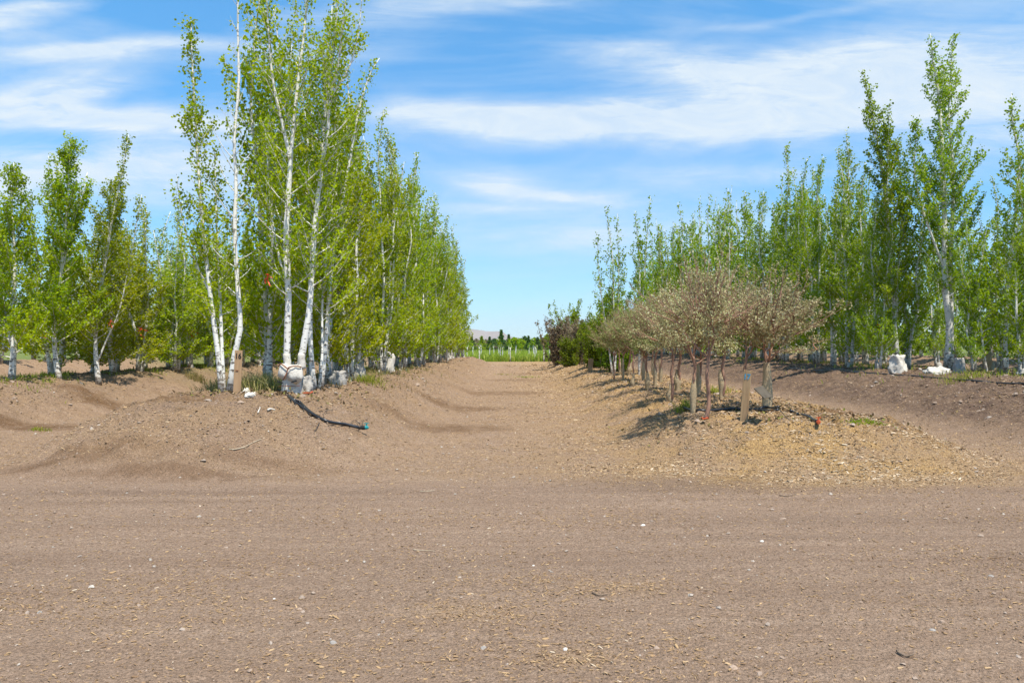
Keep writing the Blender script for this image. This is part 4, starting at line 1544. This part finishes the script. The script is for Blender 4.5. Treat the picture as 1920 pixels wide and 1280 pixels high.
s16 = board("numbered_stake", 444, 740, 14.25, 0.135, 0.03, 0.80, R(-2), (0, R(2.5)), M_lath, "tan wooden stake with black number 16 at the top", "16", M_black, 0.135, 0.755, 0.003)
mb = MB()
mb.box((-0.01, -0.018, 0.50), (0.05, 0.006, 0.016))
link("knot", mb.mesh("knot"), s16, M_strap)
s17 = board("numbered_stake", 1394, 791, 12.55, 0.115, 0.06, 0.78, R(-24), (R(2), R(4.5)), M_lath2, "weathered wooden stake with blue painted 17, shaded in streaks", "17", M_blue, 0.12, 0.74, 0.004)


def tilted_plate():
    d = 12.4
    base = hit(1478, 788)
    o = empty("plate_marker", base, "small dull plate on a leaning wire beside the blue-marked stake", "marker")
    mb = MB()
    top = at(1440, 744, base.y + 0.25) - base
    mb.tube(smooth_poly([(0.04, -0.03, -0.02), (0, 0, 0.02), tuple(top * 0.5), tuple(top)], 10), 0.0055, 6)
    link("wire_leg", mb.mesh("wire_leg"), o, M_wirem)
    c = [at(a, b, base.y + q) - base for (a, b, q) in ((1413, 728, 0.02), (1429, 723, 0.30), (1449, 743, 0.30), (1433, 747, 0.02))]
    n = (c[1] - c[0]).cross(c[3] - c[0]).normalized() * 0.006
    V = [tuple(q - n) for q in c] + [tuple(q + n) for q in c]
    mb = MB()
    mb.add(V, [(3, 2, 1, 0), (4, 5, 6, 7), (0, 1, 5, 4), (1, 2, 6, 5), (2, 3, 7, 6), (3, 0, 4, 7)])
    link("plate", mb.mesh("plate"), o, M_plate)


tilted_plate()


def ground_path(pix, lift, n=40):
    P = np.array([tuple(hit(a, b)) for a, b in pix])
    P = smooth_poly(P, n)
    g = H(P[:, 0], P[:, 1])
    k = np.linspace(-1, 1, n)
    fit = np.polyval(np.polyfit(k, g, 4), k)
    P[:, 2] = np.maximum(fit, 0.35 * fit + 0.65 * g - 0.01) + lift
    # relax bumps: a stiff pipe bridges hollows
    for _ in range(4):
        P[1:-1, 2] = np.maximum(P[1:-1, 2], 0.5 * (P[:-2, 2] + P[2:, 2]))
    return P


def cap_valve(o, p, direction, mat_cap, mat_body):
    d = Vector((direction[0], direction[1], 0.0)).normalized()
    mb = MB()
    mb.tube([p, p + d * 0.05, p + d * 0.055, p + d * 0.10], [0.026, 0.026, 0.033, 0.033], 12)
    link("coupling", mb.mesh("coupling"), o, mat_body)
    mb = MB()
    q = p + d * 0.10
    mb.tube([q, q + d * 0.03, q + d * 0.034, q + d * 0.06], [0.030, 0.032, 0.026, 0.022], 14)
    u = Vector((0, 0, 1))
    mb.tube([q + d * 0.03, q + d * 0.03 + u * 0.06], [0.012, 0.010], 8)
    mb.box(tuple(q + d * 0.03 + u * 0.066), (0.07, 0.018, 0.014))
    link("valve", mb.mesh("valve"), o, mat_cap)


def hoses():
    o = empty("irrigation_hose", hit(523, 734), "black twin irrigation hose with teal valve curving down the left mound", "hose")
    base = o.location.copy()
    for k, (dpx, lift) in enumerate(((0, 0.035), (-5, 0.04))):
        pix = [(521, 733 + k), (545, 746 + k * 3), (565, 762 + k * 2), (588, 780 + k * 2), (612, 792 - k), (640, 801), (672, 806 + k * 2)]
        P = ground_path(pix, lift) - np.array(base)
        mb = MB()
        mb.tube(P, 0.024 if k == 0 else 0.018, 9)
        link("pipe", mb.mesh("pipe", True), o, M_hose)
    e = Vector(P[-1])
    cap_valve(o, e, (P[-1] - P[-3]), M_teal, M_black)
    # thin curled drip tubes
    for pix in ([(655, 806), (660, 797), (670, 796), (680, 806)], [(600, 796), (596, 806), (590, 812)], [(606, 780), (616, 774), (624, 769)], [(672, 808), (680, 800), (678, 792)]):
        Q = ground_path(pix, 0.02, 14) - np.array(base)
        Q[:, 2] += 0.03 * np.sin(np.linspace(0, 3.14, 14))
        mb = MB()
        mb.tube(Q, 0.0045, 5)
        link("drip_tube", mb.mesh("drip_tube", True), o, M_hose)
    # right hose, lying behind the stake
    o = empty("irrigation_hose", hit(1380, 775), "black irrigation hose lying behind the blue-marked stake", "hose")
    base = o.location.copy()
    P = ground_path([(1280, 764), (1310, 770), (1345, 771), (1380, 771), (1420, 771), (1458, 770)], 0.028) - np.array(base)
    mb = MB()
    mb.tube(P, 0.026, 9)
    link("pipe", mb.mesh("pipe", True), o, M_hose)
    P = ground_path([(1424, 773), (1440, 770), (1459, 769)], 0.06, 10) - np.array(base)
    mb = MB()
    mb.tube(P, 0.022, 9)
    link("pipe", mb.mesh("pipe", True), o, M_hose)
    for pix in ([(1300, 775), (1310, 784), (1326, 782), (1345, 778)], [(1350, 776), (1362, 770), (1372, 768)]):
        Q = ground_path(pix, 0.02, 14) - np.array(base)
        mb = MB()
        mb.tube(Q, 0.0045, 5)
        link("drip_tube", mb.mesh("drip_tube", True), o, M_hose)
    o = empty("irrigation_hose", hit(1530, 792), "short black hose end with orange valve lying right of the plate", "hose")
    base = o.location.copy()
    P = ground_path([(1482, 774), (1500, 780), (1518, 786), (1532, 792)], 0.03, 16) - np.array(base)
    mb = MB()
    mb.tube(P, 0.024, 9)
    link("pipe", mb.mesh("pipe", True), o, M_hose)
    cap_valve(o, Vector(P[-1]), (P[-1] - P[-3]), M_orange, M_black)
    # drip lines on the right berm
    for k, (pix, lab) in enumerate((([(1480, 690), (1540, 694), (1610, 698), (1680, 704), (1730, 708), (1800, 715), (1870, 719), (1960, 722)], "black drip line running along the front edge of the shaded right berm"),
                                    ([(1500, 686), (1560, 691), (1600, 697), (1640, 701)], "short black drip line looping over the right berm top"))):
        P = ground_path(pix, 0.02, 60)
        mb = MB()
        mb.tube(P, 0.02, 7)
        tag(link("drip_line", mb.mesh("drip_line", True), None, M_hose), lab, "hose")


hoses()


def stick(pix, r, label, mat, name="dry_stick"):
    P = ground_path(pix, r + 0.004, 12)
    mb = MB()
    mb.tube(P, np.linspace(r, r * 0.5, 12), 6)
    tag(link(name, mb.mesh(name, True), None, mat), label, "stick")


stick([(436, 845), (455, 840), (475, 831), (492, 824)], 0.008, "long pale forked stick below the left mound", M_stick)
stick([(430, 843), (448, 844), (462, 843)], 0.006, "shorter pale stick beside the long forked stick", M_stick)
stick([(484, 777), (488, 766)], 0.012, "white splinter left of centre on the left mound", M_white)
stick([(502, 774), (516, 771)], 0.018, "bleached wood piece on the left mound beside the hose", M_white)
stick([(788, 922), (800, 922), (815, 921)], 0.006, "straight yellowish stick lying on the road left of centre", M_stick)
stick([(775, 1031), (798, 1033), (815, 1035)], 0.004, "thin pale straw piece on the road", M_stick)
stick([(1460, 930), (1475, 931), (1492, 928)], 0.006, "dark twig lying across the road on the right", M_brownbark)
stick([(1110, 1113), (1125, 1117), (1140, 1116)], 0.006, "brown bark strip on the road at lower centre", M_brownbark)
stick([(1680, 1224), (1695, 1232), (1712, 1230)], 0.007, "grey-brown bark piece near the bottom right", M_brownbark)
mb = MB()
pp = ground_path([(570, 738), (578, 738), (586, 737)], 0.012, 8)
mb.tube(pp, 0.014, 5)
tag(link("marking_tape", mb.mesh("marking_tape"), None, M_orange), "orange-red tape scrap on the soil below the strapped sack", "tape")


# small field stones singled out on the road
def stone(px, py, s, label, mat):
    p = hit(px, py)
    rng = np.random.default_rng(px)
    V, Fc = [], []
    rows, sides = 6, 9
    for i in range(rows):
        t = i / (rows - 1)
        ph = t * math.pi * 0.5
        for j in range(sides):
            a = j / sides * 6.283
            f = 1 + rng.normal(0, 0.10)
            V.append((s * math.cos(ph) * math.cos(a) * f, s * 0.75 * math.cos(ph) * math.sin(a) * f, s * 0.6 * math.sin(ph) - 0.1 * s))
    for i in range(rows - 1):
        for j in range(sides):
            Fc.append((i * sides + j, i * sides + (j + 1) % sides, (i + 1) * sides + (j + 1) % sides, (i + 1) * sides + j))
    mb = MB()
    mb.add(V, Fc)
    o = link("road_stone", mb.mesh("road_stone"), None, mat)
    o.location = p
    o.rotation_euler = (rng.normal(0, .1), rng.normal(0, .1), rng.random() * 6)
    tag(o, label, "stone")


M_st_white = simple("pale_stone", (0.62, 0.58, 0.52), 0.85, 0.2, 30)
M_st_grey = simple("grey_stone", (0.30, 0.27, 0.24), 0.85, 0.3, 30)
M_st_tan = simple("tan_stone", (0.36, 0.26, 0.19), 0.9, 0.2, 30)
stone(1205, 985, 0.025, "pale oval stone on the road, right of centre", M_st_white)
stone(1428, 1015, 0.022, "whitish stone on the road right of the pale oval one", M_st_white)
stone(1374, 1250, 0.028, "flat tan stone at the bottom, right of centre", M_st_tan)
stone(625, 1205, 0.026, "pinkish-grey stone at the lower left of centre", M_st_grey)
stone(562, 1141, 0.020, "tan stone half sunk in the road at lower left", M_st_tan)
stone(1000, 1060, 0.014, "small white stone just right of the centre line", M_st_white)
stone(1856, 1080, 0.024, "blue-grey flat stone near the right edge", M_st_grey)
stone(907, 1215, 0.022, "grey stone left of the bottom chip patch", M_st_grey)
stone(515, 1123, 0.014, "small bright white stone at lower left", M_st_white)
stone(1060, 1217, 0.020, "pale grey stone right of the bottom centre", M_st_white)
stone(1746, 1180, 0.022, "rounded grey stone at the lower right", M_st_grey)
stone(76, 1148, 0.020, "grey-blue stone at the lower left edge", M_st_grey)


# ------------------------------------------------------------------ grass and weeds
def blades(name, X, Y, hgt, wid, rng, mat, label, kind=None, cat="grass", lean=0.35, origin=None):
    n = len(X)
    Z = H(X, Y)
    Z = Z * sstep((150 - Y) / 40)
    a = rng.random(n) * 6.28
    hh = hgt * (0.5 + 0.7 * rng.random(n))
    w = wid * (0.6 + 0.8 * rng.random(n))
    lx, ly = rng.normal(0, lean, n) * hh, rng.normal(0, lean, n) * hh
    P0 = np.stack([X - np.cos(a) * w, Y - np.sin(a) * w, Z - 0.01], -1)
    P1 = np.stack([X + np.cos(a) * w, Y + np.sin(a) * w, Z - 0.01], -1)
    P2 = np.stack([X + lx * .4 + np.cos(a) * w * .7, Y + ly * .4 + np.sin(a) * w * .7, Z + hh * 0.6], -1)
    P3 = np.stack([X + lx * .4 - np.cos(a) * w * .7, Y + ly * .4 - np.sin(a) * w * .7, Z + hh * 0.6], -1)
    P4 = np.stack([X + lx, Y + ly, Z + hh], -1)
    V = np.stack([P0, P1, P2, P3, P4], 1)
    if origin is not None:
        V = V - np.array(origin)
    b = (np.arange(n) * 5)[:, None]
    fl = np.concatenate([b + np.array([[0, 1, 2, 3]]), b + np.array([[3, 2, 4]])], 1)
    sizes = np.tile([4, 3], n)
    me = np_mesh(name, V.reshape(-1, 3), fl, sizes, False, np.repeat(rng.random(n), 2))
    o = link(name, me, None, mat)
    if origin is not None:
        o.location = origin
    tag(o, label, cat, kind=kind)
    return o


rng = np.random.default_rng(3)
n = 60000
Y = 85 + 130 * rng.random(n) ** 1.8
X = (rng.random(n) - 0.42) * Y * 0.9
keep = (np.abs(X) < 90)
blades("field_grass", X[keep], Y[keep], 0.85, 0.04, rng, M_grass, "tall green field grass beyond the end of the lane", "stuff")
n = 16000
Y = 36 + 52 * rng.random(n)
X = -7.2 - 3.6 * rng.random(n) + SL * Y
blades("lane_grass", X, Y, 0.22, 0.014, rng, M_grass, "low green grass in the lane behind the left row", "stuff")
n = 9000
Y = 19.5 + 22 * rng.random(n)
X = rowx('B', Y, 0) + rng.normal(0.2, 0.7, n)
k_ = fbm(X * 0.8, Y * 0.8, 88, 2) > 0.12
blades("berm_weeds", X[k_], Y[k_], 0.13, 0.009, rng, M_grass, "dark green weeds under the trees of the second left berm", "stuff")
n = 5000
Y = 15.6 + 16 * rng.random(n)
X = rowx('A', Y, 0) + rng.normal(0.0, 0.7, n)
k_ = fbm(X * 0.9, Y * 0.9, 89, 2) > 0.12
blades("row_weeds", X[k_], Y[k_], 0.18, 0.009, rng, M_weed, "dry and green weeds between the left row trunks", "stuff")


def tuft(px, py, rx, ry, nb, hgt, mat, label, name="grass_tuft"):
    p = hit(px, py)
    r = np.random.default_rng(px * 7 + py)
    X = p.x + r.normal(0, rx, nb)
    Y = p.y + r.normal(0, ry, nb)
    return blades(name, X, Y, hgt, 0.006, r, mat, label, None, "grass tuft", 0.6, tuple(p))


# fallen leaves and litter under the rows
rl = np.random.default_rng(21)
LX, LY = [], []
for key, nn, yy0, yy1, sp_ in (('A', 5200, 13.6, 50, 0.9), ('B', 3200, 18, 50, 0.8), ('C', 2600, 12.5, 40, 0.9), ('D', 7500, 17, 60, 1.7)):
    yy = yy0 + (yy1 - yy0) * rl.random(nn) ** 1.6
    LY.append(yy)
    LX.append(rowx(key, yy, 0) + rl.normal(0, sp_, nn))
LX, LY = np.concatenate(LX), np.concatenate(LY)
LPt = np.stack([LX, LY, H(LX, LY) + 0.008 + 0.02 * rl.random(len(LX))], -1)
lm_ = leaf_mesh("leaf_litter", LPt, 0.075, rl, 0.6, up=4.0)
M_litter = mat_leaf("dead_leaf", [(0.07, 0.045, 0.025), (0.15, 0.095, 0.05), (0.26, 0.18, 0.09), (0.16, 0.17, 0.03)], (0.2, 0.14, 0.06), 0.15)
tag(link("leaf_litter", lm_, None, M_litter), "dry fallen leaves littering the soil under the tree rows", "leaf litter", kind="stuff")
n = 7000
Y = 19 + 45 * rng.random(n)
X = rowx('D', Y, 0) + rng.normal(0.0, 1.3, n)
k_ = fbm(X * 0.7, Y * 0.7, 86, 2) > 0.15
blades("right_row_weeds", X[k_], Y[k_], 0.16, 0.010, rng, M_grass, "scattered green weeds under the aspens of the right berm", "stuff")
tuft(75, 806, 0.10, 0.06, 120, 0.07, M_grass, "small green grass tuft on the bare lane at far left")
tuft(1612, 792, 0.11, 0.05, 130, 0.05, M_leafR, "flat green weed patch left half, right of the orange valve", "weed_patch")
tuft(1640, 794, 0.12, 0.04, 110, 0.04, M_leafR, "flat green weed patch right half, right of the orange valve", "weed_patch")
tuft(985, 708, 0.35, 0.3, 160, 0.10, M_grass, "green tuft in the middle lane, right one")
tuft(945, 702, 0.3, 0.3, 120, 0.09, M_grass, "green tuft in the middle lane, left one")
tuft(1285, 762, 0.10, 0.10, 140, 0.16, M_grass, "green weed left of the bare coppery trunk")
tuft(1345, 738, 0.16, 0.16, 160, 0.20, M_grass, "green weed behind the bare coppery trunk")
tuft(1810, 712, 0.35, 0.3, 220, 0.2, M_grass, "green weed at the foot of the tallest right aspen")
for (px, py, nb, hg, lab) in ((478, 727, 420, 0.34, "dry bushy weed right of the white cloth"), (505, 729, 380, 0.34, "brownish weed left of the strapped sack"),
                              (404, 733, 300, 0.28, "green-grey weed left of stake 16"), (690, 716, 260, 0.22, "green weed at the foot of the left row sacks"), (370, 712, 300, .3, "yellow-green weed between the left berm and stake 16")):
    tuft(px, py, 0.20, 0.22, nb, hg, M_weed if px != 690 else M_grass, lab, "weed")


# ------------------------------------------------------------------ far field: saplings, tree line, hills
def sapling(px, d, h, label, crown=0.0, seed=1):
    pass


rngs = np.random.default_rng(12)
sap = []
for k in range(3):
    mb = MB()
    hh = (1.5, 1.7, 2.5)[k]
    P = gen_stem(hh, rngs, 0.02, 0.015, n=5)
    mb.tube(P, np.linspace(0.065, 0.05, 5), 7)
    pts = []
    for q in range((5, 8, 16)[k]):
        B = curve_branch(P[-1] * 0.95 * np.array([1, 1, rngs.uniform(0.75, 1)]), rngs.random() * 6.28, rngs.uniform(0.2, 1.0), rngs.uniform(0.2, 0.6), rngs, 4)
        mb.tube(B, [0.02, 0.015, 0.01, 0.006], 4, cap=False)
        pts.append(along(B, (10, 25, 50)[k], rngs, 0.08))
    sap.append((mb.mesh("sapling_trunk%d" % k, True), leaf_mesh("sapling_crown%d" % k, np.concatenate(pts), 0.13, rngs)))
SP = [(876, 87.0, 0), (899, 83.5, 0), (938, 86.0, 1), (942, 92.0, 0), (954, 93.0, 0), (957, 85.0, 0), (967, 96.0, 2), (992, 98.0, 1), (1000, 102.0, 2), (1003, 88.0, 0),
      (1006, 98.0, 0), (1020, 83.5, 0), (918, 104.0, 1), (935, 110.0, 2), (902, 98.0, 1), (887, 102.0, 0), (926, 117.0, 0), (1030, 93.0, 1), (1190, 90.0, 0), (1172, 87.0, 0),
      (1210, 92.0, 0), (1225, 88.0, 0), (640, 90.0, 0), (620, 92.0, 1)]
for k, (px, d, v) in enumerate(SP):
    x = (px - 960) / F * d
    o = empty("young_sapling", (x, d, Hs(x, d) if d < 110 else 0.0), "pale-stemmed sapling standing in the green field past the lane", "sapling", "young saplings in the field", k * 1.3)
    link("trunk", sap[v][0], o, M_bark)
    link("crown", sap[v][1], o, M_leafR)


def far_tree(name, seed, h, w, kind):
    rng = np.random.default_rng(seed)
    mb = MB()
    mb.tube([(0, 0, 0), (0.03, 0, h * 0.5), (0, 0, h * 0.9)], [0.12, 0.09, 0.03], 7)
    n = 1500
    t = rng.random(n)
    if kind == 'cone':
        z = h * (0.12 + 0.88 * t)
        rad = w * (1 - t) ** 0.8 * (0.75 + 0.5 * rng.random(n)) * (0.8 + 0.25 * np.sin(t * 30))
    else:
        z = h * (0.28 + 0.72 * t)
        rad = w * np.sqrt(np.clip(1 - (2 * t - 0.9) ** 2, 0.02, 1)) * rng.random(n) ** 0.4
    a = rng.random(n) * 6.28
    rad = rad * (1 + 0.45 * np.sin(a * 3 + seed + t * 7)) * (0.6 + 0.8 * rng.random(n))
    P = np.stack([rad * np.cos(a), rad * np.sin(a), z], -1)
    return mb.mesh(name + "_trunk", True), leaf_mesh(name + "_crown", P, 0.32, rng)


FT = [far_tree("far_cone", 1, 4.9, 1.3, 'cone'), far_tree("far_round", 2, 4.2, 1.3, 'round'), far_tree("far_slim", 3, 5.0, 0.95, 'cone'), far_tree("far_low", 4, 3.6, 1.8, 'round')]
ftr = random.Random(8)
k = 0
for (px, d, v, s, mt) in [(875, 200, 1, 0.9, 1), (884, 205, 0, 0.95, 0), (893, 215, 3, 1, 2), (903, 195, 0, 1.0, 1), (911, 210, 3, 1, 2), (918, 200, 2, 1.02, 0), (927, 205, 3, 1.1, 0),
                          (940, 180, 2, 1.08, 0), (947, 200, 3, 1.0, 2), (954, 190, 2, 0.95, 0), (964, 185, 1, 1.1, 1), (975, 200, 3, 1.1, 1), (984, 205, 1, 1.0, 0), (991, 195, 2, 1.0, 0),
                          (1002, 200, 1, 0.95, 3), (1008, 190, 0, 0.98, 0), (1016, 200, 3, 1.1, 1), (1026, 200, 1, 1.1, 1), (1035, 195, 0, 1.0, 0), (866, 195, 3, 1.1, 1)] \
        + [(x, ftr.uniform(190, 225), ftr.randrange(4), ftr.uniform(0.9, 1.2), ftr.choice([0, 1, 1, 2])) for x in list(range(-40, 860, 24)) + list(range(1050, 1960, 24))]:
    x = (px - 960) / F * d
    o = empty("field_tree", (x, d, -0.05), "distant green tree in the line at the far edge of the field", "tree", "distant trees beyond the field", k * 1.1, (s * 0.95, s * 0.95, s * (0.78 + 0.2 * ((k * 7) % 5) / 4)))
    link("trunk", FT[v][0], o, M_brownbark)
    link("crown", FT[v][1], o, (M_leafDk, M_leafR, M_leafPu, M_leafY)[mt])
    k += 1


def hills():
    xs = np.arange(-5200, 5200, 40.0)
    ys = np.arange(5400, 7400, 50.0)
    X, Y = np.meshgrid(xs, ys)
    px = 960 + X / Y * F
    ridge = np.interp(px, [0, 300, 600, 760, 850, 872, 884, 897, 912, 928, 940, 958, 985, 1020, 1060, 1200, 1500, 1920],
                      [60, 80, 95, 105, 112, 122, 126, 112, 100, 106, 114, 70, 55, 48, 45, 30, 40, 30])
    s = 1 - np.abs((Y - 6300) / 900)
    Z = ridge * sstep(s) * (1 + 0.25 * fbm(X * 0.004, Y * 0.004, 70, 4)) + 30 * fbm(X * 0.006, Y * 0.006, 71, 4) * sstep(s) - 4
    ny, nx = X.shape
    V = np.stack([X, Y, Z], -1).reshape(-1, 3)
    i = np.arange(ny - 1)[:, None] * nx
    j = np.arange(nx - 1)[None, :]
    q = np.stack([i + j, i + j + 1, i + nx + j + 1, i + nx + j], -1).reshape(-1, 4)
    me = np_mesh("mountains", V, q, np.full(len(q), 4), True)
    tag(link("mountains", me, None, mat_hill()), "hazy mauve mountains on the horizon", kind="structure")


hills()

# ------------------------------------------------------------------ small tan post on the far mound
p = hit(1107, 697)
mb = MB()
for k in range(5):
    pass
mb.box((0, 0, 0.25), (0.22, 0.12, 0.62), Matrix.Rotation(0.06, 3, 'Y'), 0.96)
mb.box((0.02, -0.066, 0.46), (0.23, 0.012, 0.06))
o = link("tan_post", mb.mesh("tan_post"), None, M_lath2)
o.location = p
tag(o, "short tan block post beside the far end of the middle mound row", "post")


# ------------------------------------------------------------------ haze
def haze():
    mb = MB()
    mb.box((0, 4300, 148), (13500, 9900, 306))
    m, T, out = new_mat("haze_air")
    v = T.node('ShaderNodeVolumePrincipled')
    v.inputs['Color'].default_value = (0.82, 0.90, 1.0, 1)
    v.inputs['Density'].default_value = HAZE
    v.inputs['Anisotropy'].default_value = 0.0
    T.l.new(v.outputs[0], out.inputs['Volume'])
    o = link("haze", mb.mesh("haze"), None, m)
    tag(o, "thin pale haze in the distant air", "haze", kind="stuff")


HAZE = 0.00007
haze()
